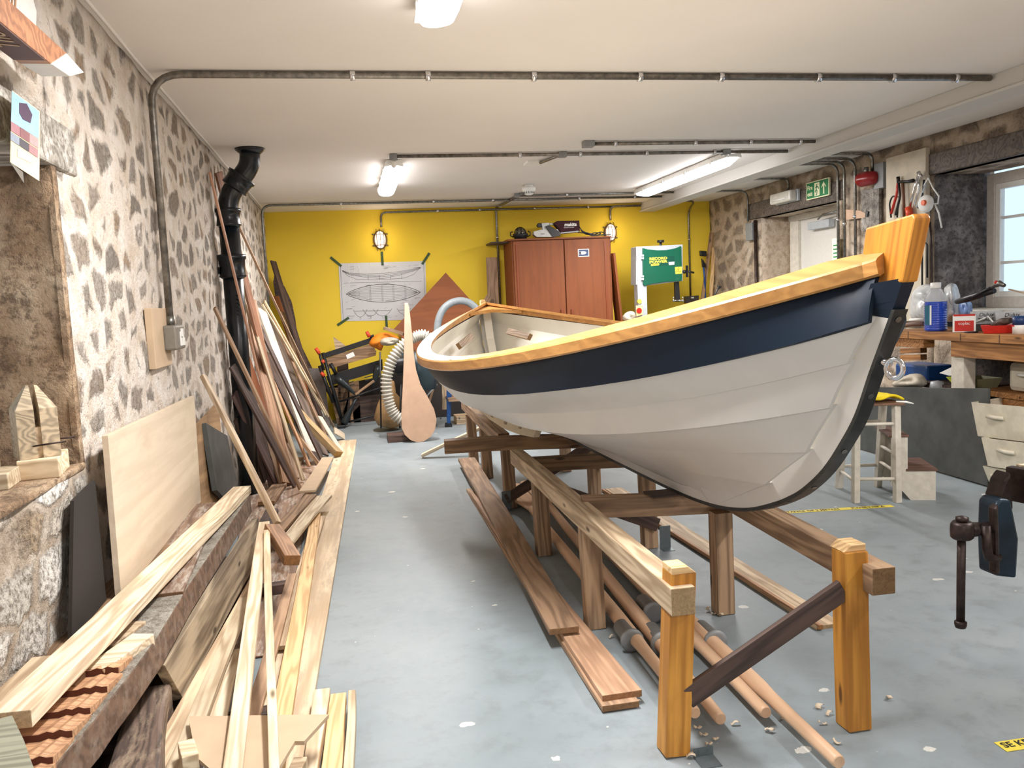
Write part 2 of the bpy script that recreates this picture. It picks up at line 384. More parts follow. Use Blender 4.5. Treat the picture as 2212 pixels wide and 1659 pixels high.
def text(txt, size, mat, wmat, parent, name='lettering', depth=.0006, align='CENTER', sx=1, shear=0, bold=0):
    cu = bpy.data.curves.new('t', 'FONT'); cu.body = txt; cu.size = size; cu.align_x = align; cu.align_y = 'CENTER'; cu.extrude = depth; cu.shear = shear; cu.resolution_u = 3; cu.offset = bold
    to = bpy.data.objects.new('t', cu); COL.objects.link(to); bpy.context.view_layer.update()
    me = bpy.data.meshes.new_from_object(to.evaluated_get(bpy.context.evaluated_depsgraph_get())); bpy.data.objects.remove(to)
    for v in me.vertices: v.co.x *= sx
    me.materials.clear(); me.materials.append(mat)
    o = bpy.data.objects.new(name, me); COL.objects.link(o); o.matrix_world = wmat; WMS[o.name] = wmat.copy()
    if parent is not None: setparent(o, parent)
    return o
def face_mat(origin, right, up):
    r, u = V(right).normalized(), V(up).normalized(); n = r.cross(u); m = M4.Identity(4)
    for i in range(3): m[i][0] = r[i]; m[i][1] = u[i]; m[i][2] = n[i]; m[i][3] = V(origin)[i]
    return m
def lerp(a, b, t): return V(a)*(1-t)+V(b)*t
def arc(c, u, v, r, a0, a1, n=8):
    return [V(c)+V(u)*r*math.cos(a0+(a1-a0)*i/n)+V(v)*r*math.sin(a0+(a1-a0)*i/n) for i in range(n+1)]
def bend(pts, r=.12, n=6):
    """round the corners of a polyline"""
    pts = [V(p) for p in pts]; out = [pts[0]]
    for i in range(1, len(pts)-1):
        a, b, c = pts[i-1], pts[i], pts[i+1]; d1 = (a-b).normalized(); d2 = (c-b).normalized(); rr = min(r, (a-b).length*.45, (c-b).length*.45)
        p, q = b+d1*rr, b+d2*rr
        for k in range(n+1):
            t = k/n; out.append(p*(1-t)**2+b*2*t*(1-t)+q*t*t)
    out.append(pts[-1]); return out
# ------------------------------------------------------------------ room shell
def wallgrid(name, fn, nu, nv, mat, amp=.012, th=None):
    mb = MB(); rows = []
    for i in range(nu+1):
        rows.append([fn(i/nu, j/nv) for j in range(nv+1)])
    mb.grid(rows); return mb
mb = MB(); mb.box((-2.6, -4, -.12), (6.6, 12, 0)); mk('floor', mb, FLOOR, kind='structure', label='grey painted workshop floor with paint splashes')
mb = MB(); mb.box((-2.6, -4, ZC), (6.6, 12, ZC+.15)); mk('ceiling', mb, CEIL, kind='structure', label='off white plastered ceiling')
mb = MB(); mb.box((-2.6, YB, -.0), (6.6, YB+.4, ZC)); mk('wall_back', mb, YELW, kind='structure', label='yellow painted back wall')
mb = MB(); mb.box((-2.6, -4.2, 0), (6.6, -4, ZC)); mk('wall_rear', mb, PLASTER, kind='structure', label='plastered wall behind the camera')
def rough_panel(mb, o, u, v, nrm, du, dv, amp, step=.07, thick=.5):
    """stone wall slab with a hand-built uneven face"""
    nu, nv = max(2, int(du/step)), max(2, int(dv/step)); o, u, v, nrm = V(o), V(u), V(v), V(nrm)
    rows = []
    for i in range(nu+1):
        row = []
        for j in range(nv+1):
            p = o+u*(du*i/nu)+v*(dv*j/nv); k = mnoise.noise(p*2.3)*.6+mnoise.noise(p*7.1)*.4
            edge = min(i, nu-i, j, nv-j); row.append(p+nrm*(amp*k*(1 if edge > 0 else .6)))
        rows.append(row)
    R = mb.grid(rows)
    # sides and back
    back = [o, o+u*du, o+u*du+v*dv, o+v*dv]; bk = [mb.b.verts.new(p-nrm*thick) for p in back]
    loops = [[R[i][0] for i in range(nu+1)], [R[nu][j] for j in range(nv+1)], [R[i][nv] for i in range(nu, -1, -1)], [R[0][j] for j in range(nv, -1, -1)]]
    for k, lp in enumerate(loops): mb.b.faces.new(lp+[bk[(k+1) % 4], bk[k]])
    mb.b.faces.new(bk[::-1])
X1, Y1, Z1 = V((1, 0, 0)), V((0, 1, 0)), V((0, 0, 1))
NY0, NY1, NZ0, NZ1 = 1.1, 3.2, .93, 1.99      # the deep window niche in the left wall
mb = MB()
rough_panel(mb, (XL, NY1, 0), Y1, Z1, X1, YB-NY1, ZC, .035, thick=.7)
rough_panel(mb, (XL, NY0, 0), Y1, Z1, X1, NY1-NY0, NZ0, .03, thick=.7)
rough_panel(mb, (XL, NY0, NZ1+.17), Y1, Z1, X1, NY1-NY0, ZC-NZ1-.17, .02, thick=.7)
rough_panel(mb, (XL, -4, 0), Y1, Z1, X1, NY0+4, ZC, .03, thick=.7)
mk('wall_left', mb, STONEL, kind='structure', label='pointed rubble stone left wall', origin=(XL, 0, 0))
mb = MB(); rough_panel(mb, (XL+.012, NY1-.03, NZ0), -X1, Z1, -Y1, .57, NZ1-NZ0, .05, .035, .01)
rough_panel(mb, (XL+.012, NY1-.035, NZ0), Y1, Z1, X1, .05, NZ1-NZ0, .01, .05, .02)
mk('trim_1', mb, REVEAL, kind='structure', label='rough brown stone reveal of the left window niche')
mb = MB(); mb.box((XL-.6, NY0+.05, NZ0-.005), (XL+.02, NY1, NZ0+.02)); mk('trim_2', mb, REVEAL, kind='structure', label='rough stone sill of the left window niche', bevel=.008)
mb = MB(); rough_panel(mb, (XL+.008, 1.3, .0), Y1, Z1, X1, 1.93, NZ0, .045, .04, .05)
mk('trim_11', mb, LIMER, kind='structure', label='whitewashed rough stonework under the left window sill')
mb = MB(); mb.box((XL-.6, NY0-.1, NZ1), (XL+.02, NY1+.24, NZ1+.17)); mk('trim_3', mb, GREYW, kind='structure', label='weathered timber lintel over the left niche', bevel=.01)
def window(n, x, y0, y1, z0, z1, side, label):
    """side = +1 when the room lies toward -x"""
    root = thing('window_%d' % n, (x, (y0+y1)/2, z0), label, None); root['kind'] = 'structure'
    mb = MB(); w = .09
    for a, b in (((y0+w, z0), (y1-w, z0+w)), ((y0+w, z1-w), (y1-w, z1)), ((y0, z0), (y0+w, z1)), ((y1-w, z0), (y1, z1)), (((y0+y1)/2-.04, z0+w), ((y0+y1)/2+.04, z1-w))):
        mb.box((x-.04, a[0], a[1]), (x+.04, b[0], b[1]))
    mk('window_frame', mb, WINP, root, bevel=.006)
    mb = MB(); ym = (y0+y1)/2
    for s0, s1 in ((y0+w, ym-.04), (ym+.04, y1-w)):
        for k in range(1, 3): mb.box((x-.015, s0+.05, z0+(z1-z0)*k/3-.012), (x+.015, s1-.05, z0+(z1-z0)*k/3+.012))
        mb.box((x-.025, s0, z0+w), (x+.025, s0+.05, z1-w)); mb.box((x-.025, s1-.05, z0+w), (x+.025, s1, z1-w))
        mb.box((x-.025, s0+.05, z0+w), (x+.025, s1-.05, z0+w+.05)); mb.box((x-.025, s0+.05, z1-w-.05), (x+.025, s1-.05, z1-w))
    mk('sash', mb, WHITE, root, bevel=.004)
    mb = MB(); mb.box((x-.003, y0+w, z0+w), (x+.003, y1-w, z1-w)); mk('pane', mb, GLASS, root)
window(1, XL-.55, NY0, NY1, NZ0, NZ1, 1, 'white window in the deep left niche')
# right wall: pieces around the door niche (y 8.0-9.72) and the window niche (y 4.3-6.58)
DY0, DY1, DZ = 8.03, 9.70, 2.34; WY0, WY1, WZ0, WZ1 = 4.2, 6.57, 1.0, 2.36
mb = MB()
rough_panel(mb, (XR, DY1, 0), Y1, Z1, -X1, YB-DY1, ZC, .03, thick=.5)
rough_panel(mb, (XR, DY0, DZ), Y1, Z1, -X1, DY1-DY0, ZC-DZ, .0, thick=.5)
rough_panel(mb, (XR, WY1, 0), Y1, Z1, -X1, DY0-WY1, ZC, .03, thick=.5)
rough_panel(mb, (XR, WY0, 0), Y1, Z1, -X1, WY1-WY0, WZ0, .02, thick=.5)
rough_panel(mb, (XR, WY0, WZ1+.02), Y1, Z1, -X1, WY1-WY0, ZC-WZ1-.02, .02, thick=.5)
rough_panel(mb, (XR, -4, 0), Y1, Z1, -X1, WY0+4, ZC, .03, thick=.5)
mk('wall_right', mb, STONER, kind='structure', label='plastered rubble stone right wall', origin=(XR, 0, 0))
mb = MB(); mb.box((XR+.5, -4, 0), (XR+.6, WY0, ZC)); mb.box((XR+.5, WY1, 0), (XR+.6, 12, ZC)); mk('wall_outer', mb, PLASTER, kind='structure')
mb = MB(); rough_panel(mb, (XR, DY1-.01, 0), X1, Z1, -Y1, .42, DZ, .02, .07, .005); mk('trim_4', mb, PLASTER, kind='structure', label='plastered reveal beside the fire exit door')
mb = MB(); rough_panel(mb, (XR-.005, WY1-.015, WZ0), X1, Z1, -Y1, .55, WZ1-WZ0+.04, .025, .05, .01); mk('trim_5', mb, DRESSED, kind='structure', label='dark dressed stone reveal beside the window')
mb = MB(); mb.box((XR-.03, DY0-.12, DZ), (XR+.1, DY1+.28, DZ+.2)); mk('trim_6', mb, wood('dark_lintel', '6e6054', '3e342c', ring=6), kind='structure', label='dark timber lintel above the fire exit', bevel=.01)
mb = MB(); mb.box((XR-.035, 3.6, WZ1+.02), (XR+.1, WY1+.1, WZ1+.2)); mk('trim_7', mb, MATS['dark_lintel'], kind='structure', label='dark timber lintel above the right window', bevel=.01)
window(2, XR+.52, WY0, WY1-.05, 1.2, WZ1, -1, 'white casement window in the right wall')
mb = MB(); mb.box((XR, WY0, 1.16), (XR+.5, WY1, 1.2)); mk('trim_8', mb, WPAINT, kind='structure', label='white window sill in right wall', bevel=.004)
# door
dr = thing('door_1', (XR+.4, 8.7, 0), 'white fire exit door with an overhead closer', None); dr['kind'] = 'structure'; xd = XR+.38
mb = MB(); mb.box((xd, 8.0, 0), (xd+.1, 8.09, 2.3)); mb.box((xd, 9.62, 0), (xd+.1, 9.70, 2.3)); mb.box((xd-.02, 8.0, 2.28), (xd+.1, 9.70, 2.42)); mb.box((xd, 9.5, 0), (xd+.06, 9.62, 2.3)); mk('door_frame', mb, WPAINT, dr, bevel=.005)
mb = MB(); mb.box((xd+.04, 8.09, .02), (xd+.09, 9.5, 2.28)); mb.box((xd+.03, 8.3, .2), (xd+.045, 9.25, 2.1)); mk('door_leaf', mb, plain('door_white', 'dcd9d2', .4, noise_amt=.02), dr, bevel=.006)
mb = MB(); mb.box((xd-.05, 8.75, 2.13), (xd+.03, 9.2, 2.22)); mk('door_closer', mb, GREYM, dr, bevel=.006)
mb = MB(); mb.tube([(xd-.03, 9.0, 2.24), (xd-.12, 8.75, 2.27), (xd-.02, 8.45, 2.29)], .01, 6); mk('closer_arm', mb, STEEL, dr)
mb = MB(); rough_panel(mb, (XR-.045, 3.0, 0), Y1, Z1, -X1, 3.15, 1.0, .02, .06, .02); mk('bench_shade_stone', mb, m_rough('shade_dark_stone', ('221e1c', '3a3430', '544a44', '6e625a'), 6), kind='structure', label='stonework under the right workbench, painted dark for the shade there')  # near-black stone colours paint in the shade below the bench
# boxed beam along the ceiling
mb = MB(); mb.box((4.08, -4, 2.615), (4.2, YB, ZC)); mb.box((4.06, -4, 2.605), (4.28, YB, 2.625)); mk('trim_9', mb, BEAMM, kind='structure', label='pale painted steel beam running along the ceiling', bevel=.004)
# plaster stop along the left wall head
mb = MB(); mb.tube([(XL+.035, y*.5-1, ZC-.004+.004*math.sin(y*2.1)) for y in range(0, 25)], .008, 6); mk('trim_10', mb, CEIL, kind='structure', label='ragged plaster edge where ceiling meets left wall')
# ------------------------------------------------------------------ fluorescent battens
fl_lab = ['nearest fluorescent batten, cropped by the top edge of the photo', 'fluorescent batten over the timber rack, hanging by a white gland at a conduit end', 'long fluorescent batten beside the ceiling beam', 'fluorescent batten near the window, just behind the ceiling beam view', 'fluorescent batten behind the camera on the left', 'fluorescent batten behind the camera on the right']
for i, (fx, y0, y1, pw) in enumerate(FIX):
    t = thing('fluorescent_light', (fx, (y0+y1)/2, ZC-.13), fl_lab[i], 'ceiling light', 'fluorescent battens on the ceiling')
    mb = MB(); w = .085
    prof = [(-w, ZC-.062), (w, ZC-.062), (w*.8, ZC-.004), (-w*.8, ZC-.004)]
    mb.prism([(fx+a, y0, z) for a, z in prof], (0, y1-y0, 0)); mk('housing', mb, WHITE, t, bevel=.006)
    mb = MB(); rows = []
    for k in range(13):
        f = k/12; e = min(1, min(f, 1-f)*9+.0); ww = w*(.55+.45*math.sqrt(min(1, e))) ; dd = .055*min(1, .3+e)
        rows.append([V((fx+math.cos(a)*ww, y0+(y1-y0)*f, ZC-.062-abs(math.sin(a))**.5*dd)) for a in [math.pi*q/8 for q in range(9)]])
    R = mb.grid(rows); mb.b.faces.new(R[0]); mb.b.faces.new(R[-1][::-1]); mk('diffuser', mb, DIFF, t)
    for k in range(4):
        yy = y0+(y1-y0)*(k+.5)/4; mb = MB()
        for s in (-1, 1): mb.box((fx+s*(w-.004), yy-.02, ZC-.075), (fx+s*(w+.004), yy+.02, ZC-.04))
        mk('clip', mb, WHITE, t)
    area('fluorescent_lamp_light', (fx, (y0+y1)/2, ZC-.135), (0, 0, 0), .16, y1-y0-.06, pw*.55, LAMPCOL)
# ------------------------------------------------------------------ galvanised conduits
def conduit(name_label, pts, r=.014, mat=None, clips=(), bendr=.12, group=None, box=None):
    t = thing('conduit', pts[0], name_label, 'conduit', group)
    mb = MB(); mb.tube(bend(pts, bendr), r, 10); mk('pipe', mb, mat or DKSTEEL, t)
    for a in clips:
        seg = [(V(pts[i])-V(pts[i+1])).length for i in range(len(pts)-1)]; L = sum(seg)*a; i = 0
        while L > seg[i] and i < len(seg)-1: L -= seg[i]; i += 1
        p = lerp(pts[i], pts[i+1], L/seg[i]); d = (V(pts[i+1])-V(pts[i])).normalized()
        mb = MB(); mb.tube([p-d*.014, p+d*.014], r*1.55, 10); mk('saddle', mb, CHROME, t)
    return t
zc = ZC-.022; YC = 4.72
conduit('nearest conduit crossing the whole ceiling, turning down the left wall to a switch', [(4.06, YC, zc), (XL+.05, YC, zc), (XL+.05, 4.70, 1.42)], .019, clips=(.04, .11, .19, .29, .37, .47, .565, .63), bendr=.16)
conduit('ceiling conduit ending at the gland above the middle fluorescent batten', [(.46, 7.2, zc), (4.06, 7.2, zc)], .016, clips=(.3, .45, .62, .8))
conduit('short parallel conduit run into the beam, starting at a square box', [(2.05, 6.74, zc), (4.06, 6.74, zc)], .016, clips=(.1, .45, .7, .93))
conduit('short diagonal conduit link to the smoke detector pipe, mid ceiling', [(1.92, 7.2, zc), (1.82, 7.62, zc)], .014)
conduit('rear ceiling conduit that turns down the far left corner', [(4.06, 10.35, zc), (XL+.06, 10.3, zc), (XL+.06, 10.3, .3)], .015, clips=(.05, .15, .3, .4, .55), mat=STEEL)
conduit('second rear ceiling conduit just behind the smoke detector', [(2.1, 9.95, zc), (4.06, 9.95, zc)], .014, clips=(.3, .8), mat=STEEL)
conduit('conduit in the angle of ceiling and yellow wall, feeding the left bulkhead lamp', [(4.06, YB-.03, zc-.02), (.495, YB-.03, zc-.02), (.495, YB-.03, 2.50)], .014, clips=(.2, .4, .6, .75), mat=STEEL, bendr=.1)
conduit('conduit dropping down the yellow wall left of the red cabinet', [(2.1, 9.75, zc), (2.03, YB-.025, zc), (2.03, YB-.025, 1.2)], .015, clips=(.4, .62), mat=STEEL, bendr=.06)
conduit('curved conduit down to the right bulkhead lamp', [(4.06, YB-.06, zc-.02), (3.62, YB-.05, zc-.02), (3.62, YB-.05, 2.50)], .015, bendr=.14)
conduit('conduit dropping down the yellow wall behind the bandsaw', [(4.35, YB-.3, zc), (4.76, YB-.3, zc), (4.77, YB-.03, zc-.1), (4.77, YB-.03, 1.3)], .014, clips=(.55,), mat=STEEL)
XW = XR-.05
conduit('farthest conduit on the right wall, turning down to a box near the yellow wall', [(4.1, 9.95, zc), (XW, 9.95, zc), (XW, 9.95, 2.32)], .014, mat=STEEL)
conduit('conduit to the emergency light over the fire exit', [(4.28, 8.95, zc), (XW, 8.95, zc), (XW, 8.95, 2.56)], .014, mat=STEEL)
conduit('left of two tall conduits by the fire exit door', [(4.28, 7.96, zc), (XW, 7.96, zc), (XW, 7.96, .8)], .015, mat=STEEL, clips=(.5,))
conduit('right of two tall conduits by the fire exit door', [(4.28, 7.83, zc), (XW-.01, 7.83, zc), (XW-.01, 7.83, .8)], .015, mat=STEEL, clips=(.52,))
conduit('slightly thicker conduit nearest the red fire bell lamp', [(4.28, 7.66, zc), (XW, 7.66, zc), (XW, 7.66, .8)], .016, mat=STEEL, clips=(.5,))
conduit('short conduit curling down to the red beacon', [(4.2, 7.38, zc), (XW, 7.38, zc), (XW, 7.38, 2.53)], .017, mat=STEEL)
for (x, y, s, lab) in ((2.02, 6.74, .045, 'square conduit box at the start of the short ceiling run'), (1.92, 7.2, .035, 'small tee box in the middle ceiling conduit'), (3.45, 7.2, .035, 'tee box above the long fluorescent batten'), (2.06, 9.9, .03, 'small grey junction beside the smoke detector')):
    mb = MB(); mb.box((x-s, y-s, ZC-.05), (x+s, y+s, ZC)); tag(mk('conduit_box', mb, GREYP, bevel=.005), lab, 'junction box')
mb = MB(); mb.cyl((.455, 7.2, ZC-.055), (.455, 7.2, ZC), .034); tag(mk('conduit_box', mb, GREYP, bevel=.004), 'round grey gland box above the middle fluorescent batten', 'junction box')
mb = MB(); mb.tube([(.46, 7.2, ZC-.05), (.46, 7.28, ZC-.085), (.465, 7.46, ZC-.05)], .02, 10); tag(mk('lamp_gland', mb, WHITE), 'white plastic gland joining the middle batten to its conduit', 'cable gland')
mb = MB(); mb.tube([(3.45, 7.2, ZC-.05), (3.5, 7.3, ZC-.05)], .014, 8); tag(mk('lamp_gland', mb, WHITE), 'white cable gland at the end of the long batten by the beam', 'cable gland')
mb = MB(); mb.box((1.7, 7.62, ZC-.02), (1.9, 7.8, ZC)); tag(mk('ceiling_plate', mb, WHITE, bevel=.003), 'white square blanking plate on the ceiling in front of the smoke detector', 'ceiling plate')
# smoke detector
o = onz(1142, 405, ZC-.03); t = thing('smoke_detector', (o.x, o.y, ZC-.09), 'white smoke detector on the ceiling above the red cabinet', 'smoke detector')
mb = MB(); mb.lathe([(.05, 0), (.05, -.03)], (o.x, o.y, ZC)); mk('base', mb, WHITE, t)
mb = MB(); mb.lathe([(.075, 0), (.078, -.035), (.06, -.045), (.05, -.075), (.03, -.085), (.002, -.086)], (o.x, o.y, ZC-.028), n=24); mk('sensor_head', mb, WHITE, t)
mb = MB()
for k in range(14):
    a = k*.4488; mb.box((o.x+math.cos(a)*.056-.003, o.y+math.sin(a)*.056-.003, ZC-.1), (o.x+math.cos(a)*.056+.003, o.y+math.sin(a)*.056+.003, ZC-.076))
mk('vent_slot', mb, BLACK, t)
# switch box on the left wall
t = thing('switch_box', (XL+.03, 4.6, 1.2), 'grey metal switch with white rocker labels on a tan board, left stone wall', 'switch')
mb = MB(); mb.box((XL+.0, 4.36, 1.2), (XL+.035, 4.74, 1.5)); mk('mounting_board', mb, MDF, t, bevel=.003)
mb = MB(); mb.box((XL+.03, 4.58, 1.28), (XL+.10, 4.80, 1.41)); mk('box_body', mb, plain('switch_grey', '7a756c', .5), t, bevel=.012)
mb = MB()
for a, b, c, d in ((4.66, 4.70, 1.30, 1.34), (4.66, 4.675, 1.34, 1.375), (4.73, 4.77, 1.30, 1.34), (4.73, 4.745, 1.34, 1.39), (4.69, 4.72, 1.35, 1.39)): mb.box((XL+.1, a, c), (XL+.105, b, d))
mk('switch_label', mb, WHITE, t); mb = MB(); mb.cyl((XL+.05, 4.70, 1.40), (XL+.05, 4.70, 1.46), .024); mk('conduit_coupler', mb, STEEL, t)
# bulkhead lamps
def bulkhead(x, z, lab, y=YB):
    t = thing('bulkhead_lamp', (x, y, z-.15), lab, 'wall lamp', 'caged bulkhead lamps on the yellow wall')
    mb = MB(); mb.lathe([(.085, 0), (.09, .03), (.08, .035)], (0, 0, 0), (0, -1, 0), 24)
    for v in mb.b.verts: v.co = V((v.co.x+x, v.co.y+y, v.co.z*1.35+z))
    mk('backplate', mb, plain('bronze_paint', '6a4c38', .5), t)
    mb = MB(); mb.ball((x, y-.045, z), .07, 1, .8, 1.6, 20); mk('glass_dome', mb, LAMPG, t)
    mb = MB()
    for a in (-.045, 0, .045):
        mb.tube([(x+a, y-.03-.085*math.sin(math.pi*k/10)*(1-abs(a)*3), z-.14+.28*k/10) for k in range(11)], .0035, 6)
    for zz in (-.07, 0, .07): mb.tube([(x-.074+.148*k/8, y-.03-.075*math.sin(math.pi*k/8), z+zz) for k in range(9)], .0035, 6)
    mk('cage', mb, plain('bronze_paint', '6a4c38', .5), t)
    for s in (-1, 1):
        for zz in (-.09, .09):
            mb = MB(); mb.cyl((x+s*.07, y-.02, z+zz*.8), (x+s*.1, y-.02, z+zz*.8), .009, n=8); mk('lug', mb, STEEL, t)
    l = bpy.data.lights.new('bulkhead_lamp_light', 'POINT'); l.energy = 1.6; l.shadow_soft_size = .09; l.color = (1, .8, .6)
    lo = bpy.data.objects.new('bulkhead_lamp_light', l); COL.objects.link(lo); lo.location = (x, y-.24, z)
bulkhead(.47, 2.335, 'caged bulkhead lamp above the boat drawing'); bulkhead(3.62, 2.335, 'caged bulkhead lamp right of the red cabinet')
# ------------------------------------------------------------------ THE BOAT
KX0, KY0, KX1, KY1 = 1.486, 2.094, 1.263, 7.894
def xc(y): return KX0+(KX1-KX0)*(y-KY0)/(KY1-KY0)
BM, BSM = 1.024, .415
def gun(t):
    y = KY0+(KY1-KY0)*t
    w = (BSM-t)/BSM if t < BSM else (t-BSM)/(1-BSM)
    b = BM*(1-w**(2.322 if t < BSM else 1.714)); z = 1.151+((1.507-1.151)*w**2.34 if t < BSM else (1.409-1.151)*w**1.6)
    return y, b, z
stem_pts = [(1.961, 1.624), (2.006, 1.465), (2.05, 1.379), (2.107, 1.272), (2.152, 1.19), (2.217, 1.063), (2.288, .969), (2.384, .865), (2.5, .777), (2.595, .725), (2.70, .68), (2.859, .625), (3.05, .585), (3.25, .563), (3.5, .552), (4.0, .548), (5.0, .548), (6.0, .55), (6.7, .56), (7.1, .60), (7.35, .67), (7.55, .79), (7.7, .93), (7.82, 1.12), (7.92, 1.33), (7.96, 1.47)]
boat = thing('rowing_boat', (xc(5), 5, .55), 'clinker rowing boat, navy top strake over a white hull, on a timber cradle', 'boat')
# knuckle lines j: (half breadth, z at mid, power fore, z power, bow y, bow z)
KN = {6: (BM-.045, None), 5: (.935, 1.04, 2.3, 2.5, 2.105, 1.36), 4: (.83, .925, 1.55, 2.2, 2.195, 1.235), 3: (.70, .865, 2.2, 2.6, 2.28, 1.095), 2: (.47, .785, 1.9, 2.1, 2.41, .935), 1: (.24, .70, 1.7, 2.2, 2.66, .775), 0: (.03, .60, 2, 3, 3.05, .615)}
NS = 44
def kline(j, side, off=0.0):
    out = []
    for i in range(NS+1):
        t = i/NS
        t = .5-.5*math.cos(math.pi*t)*(1-.0)  # denser at the ends
        if j == 6:
            y, b, z = gun(.002+t*.99); b = max(b-.035, .035); z -= .018+.012*max(0, 1-t/.01)
        else:
            B, zj, pf, zp, y0, z0 = KN[j]; y1 = 7.90-(y0-2.09)*.95; z1 = 1.409-(1.507-z0)*.93 if j else .62
            y = y0+(y1-y0)*t; ym = 4.35
            w = (ym-y)/(ym-y0) if y < ym else (y-ym)/(y1-ym); e0 = .05
            b = e0+(B-e0)*(1-w**(pf if y < ym else 2.05)); z = zj+((z0 if y < ym else z1)-zj)*w**zp
            if j in (4, 5): b = min(b, .045+.64*(y-y0)+max(0, y-3.2)*.5)
            if j == 0: b = .03
        out.append(V((xc(y)-side*(b+off*max(.15, 1-max(0, y-2.6)/1.6)), y, z)))
    return out
for side, sd in ((1, 'port'), (-1, 'starboard')):
    for j in range(1, 7):
        lo = kline(j-1, side, .013 if j > 1 else 0); hi = kline(j, side, 0)
        # extend the plank a little below its lap
        lo2 = [a+(a-b).normalized()*.014 for a, b in zip(lo, hi)]
        mb = MB(); rows = []; inn = []
        for a, b in zip(lo2, hi):
            nrm = V((-side, 0, 0)); d = (b-a).normalized(); inward = V((side, 0, 0)); inward = (inward-d*inward.dot(d)).normalized()
            bul = inward*-.004
            rows.append([a, lerp(a, b, .33)+bul, lerp(a, b, .67)+bul, b]); inn.append([a+inward*.012, lerp(a, b, .33)+bul+inward*.012, lerp(a, b, .67)+bul+inward*.012, b+inward*.012])
        ro = mb.grid(rows, mi=0); ri = mb.grid(inn, mi=1)
        n = len(ro)
        mb.b.edges.ensure_lookup_table()
        for e_ in mb.b.edges:
            if len(e_.link_faces) == 1: e_.smooth = False
        for i in range(n-1):
            for k in (0, 3): mb.b.faces.new((ro[i][k], ro[i+1][k], ri[i+1][k], ri[i][k])).material_index = 0
        for i in (0, n-1):
            for k in range(3): mb.b.faces.new((ro[i][k], ro[i][k+1], ri[i][k+1], ri[i][k])).material_index = 0
        mk('strake', mb, [NAVY if j == 6 else HULLW, INW], boat, label='navy top strake' if j == 6 else None)
# gunwale: rubbing strake + cap, both sides
for side in (1, -1):
    rows = []; 
    for i in range(61):
        t = .5-.5*math.cos(math.pi*i/60); y, b, z = gun(max(.004, .008+t*.984)); b = max(b, .045)
        if i == 0: y -= .055; z += .008
        y2, b2, z2 = gun(min(.999, .008+t*.984+.004)); 
        c = xc(y); g = (b2-b)/max(1e-4, (y2-y)); nx, ny = 1/math.hypot(1, g), -g/math.hypot(1, g)   # outward normal in plan
        tl = .12+.36*abs(2*t-1)**2
        o = lambda d, dz: V((c-side*(b+nx*(d+min(0, dz)*tl*.8)), y+ny*d*1.0, z+dz-min(0, d)*tl))
        end = min(1, min(i, 60-i)/5)
        rows.append([o(0, -.026), o(.006, -.02), o(.006, .016), o(0, .024), o(-.04-.042*end, .026), o(-.04-.042*end, .004), o(-.036, .002), o(-.034, -.026)])
    mb = MB(); R = [[mb.b.verts.new(p) for p in r] for r in rows]
    for a, b in zip(R, R[1:]):
        for k in range(8): mb.b.faces.new((a[k], a[(k+1) % 8], b[(k+1) % 8], b[k])).smooth = False
    mb.b.faces.new(R[0][::-1]); mb.b.faces.new(R[-1]); mk('gunwale', mb, GUNW, boat, grain=(0, 1, 0), label='varnished larch gunwale')
# keel + stem + stern post: sides white, front face dark band
def stemsec(p0, p1, hw0, d0, hw1, d1): pass
mb = MB(); rows = []
SP = stem_pts[1:-1]
fine = []
for i in range(len(SP)-1):
    for k in range(4): 
        p_1 = SP[max(i-1, 0)]; p0 = SP[i]; p1 = SP[i+1]; p2 = SP[min(i+2, len(SP)-1)]; u = k/4
        fine.append(tuple(.5*(2*p0[q]+(p1[q]-p_1[q])*u+(2*p_1[q]-5*p0[q]+4*p1[q]-p2[q])*u*u+(3*p0[q]-p_1[q]-3*p1[q]+p2[q])*u**3) for q in (0, 1)))
fine.append(SP[-1])
N = len(fine)
def nrm2(i):
    a, b = fine[max(i-1, 0)], fine[min(i+1, N-1)]; d = V((b[0]-a[0], b[1]-a[1])).normalized(); return V((-d.y, d.x))  # points into the hull
bandrows = []
for i, (y, z) in enumerate(fine):
    nn = nrm2(i); 
    if nn.dot(V((4.8-y, 1.3-z))) < 0: nn = -nn
    if z > 1.3: nn = lerp(V((nn.x, nn.y, 0)), V((1, -.12, 0)), min(1, (z-1.3)/.1)).to_2d().normalized()
    dep = .105 if y < 2.9 else (.105-.05*min(1, (y-2.9)/.5) if y < 6.5 else .06+.05*min(1, (y-6.5)/.8)); hw = .052 if y < 3.2 or y > 7 else .04
    c = xc(y)
    I = lambda d: (y+nn.x*d, z+nn.y*d)
    a, b = I(.008), I(dep)
    rows.append([V((c-.019, *a)), V((c-hw, *b)), V((c+hw, *b)), V((c+.019, *a))])
    e = I(-.004); bandrows.append([V((c-.021, *e)), V((c-.021, *I(.010))), V((c+.021, *I(.010))), V((c+.021, *e))])
def loft(mb, rows, mi=0, smooth=False):
    R = [[mb.b.verts.new(p) for p in r] for r in rows]; m = len(R[0])
    for a, b in zip(R, R[1:]):
        for k in range(m):
            f = mb.b.faces.new((a[k], a[(k+1) % m], b[(k+1) % m], b[k])); f.material_index = mi; f.smooth = smooth
    mb.b.faces.new(R[0][::-1]); mb.b.faces.new(R[-1]); return R
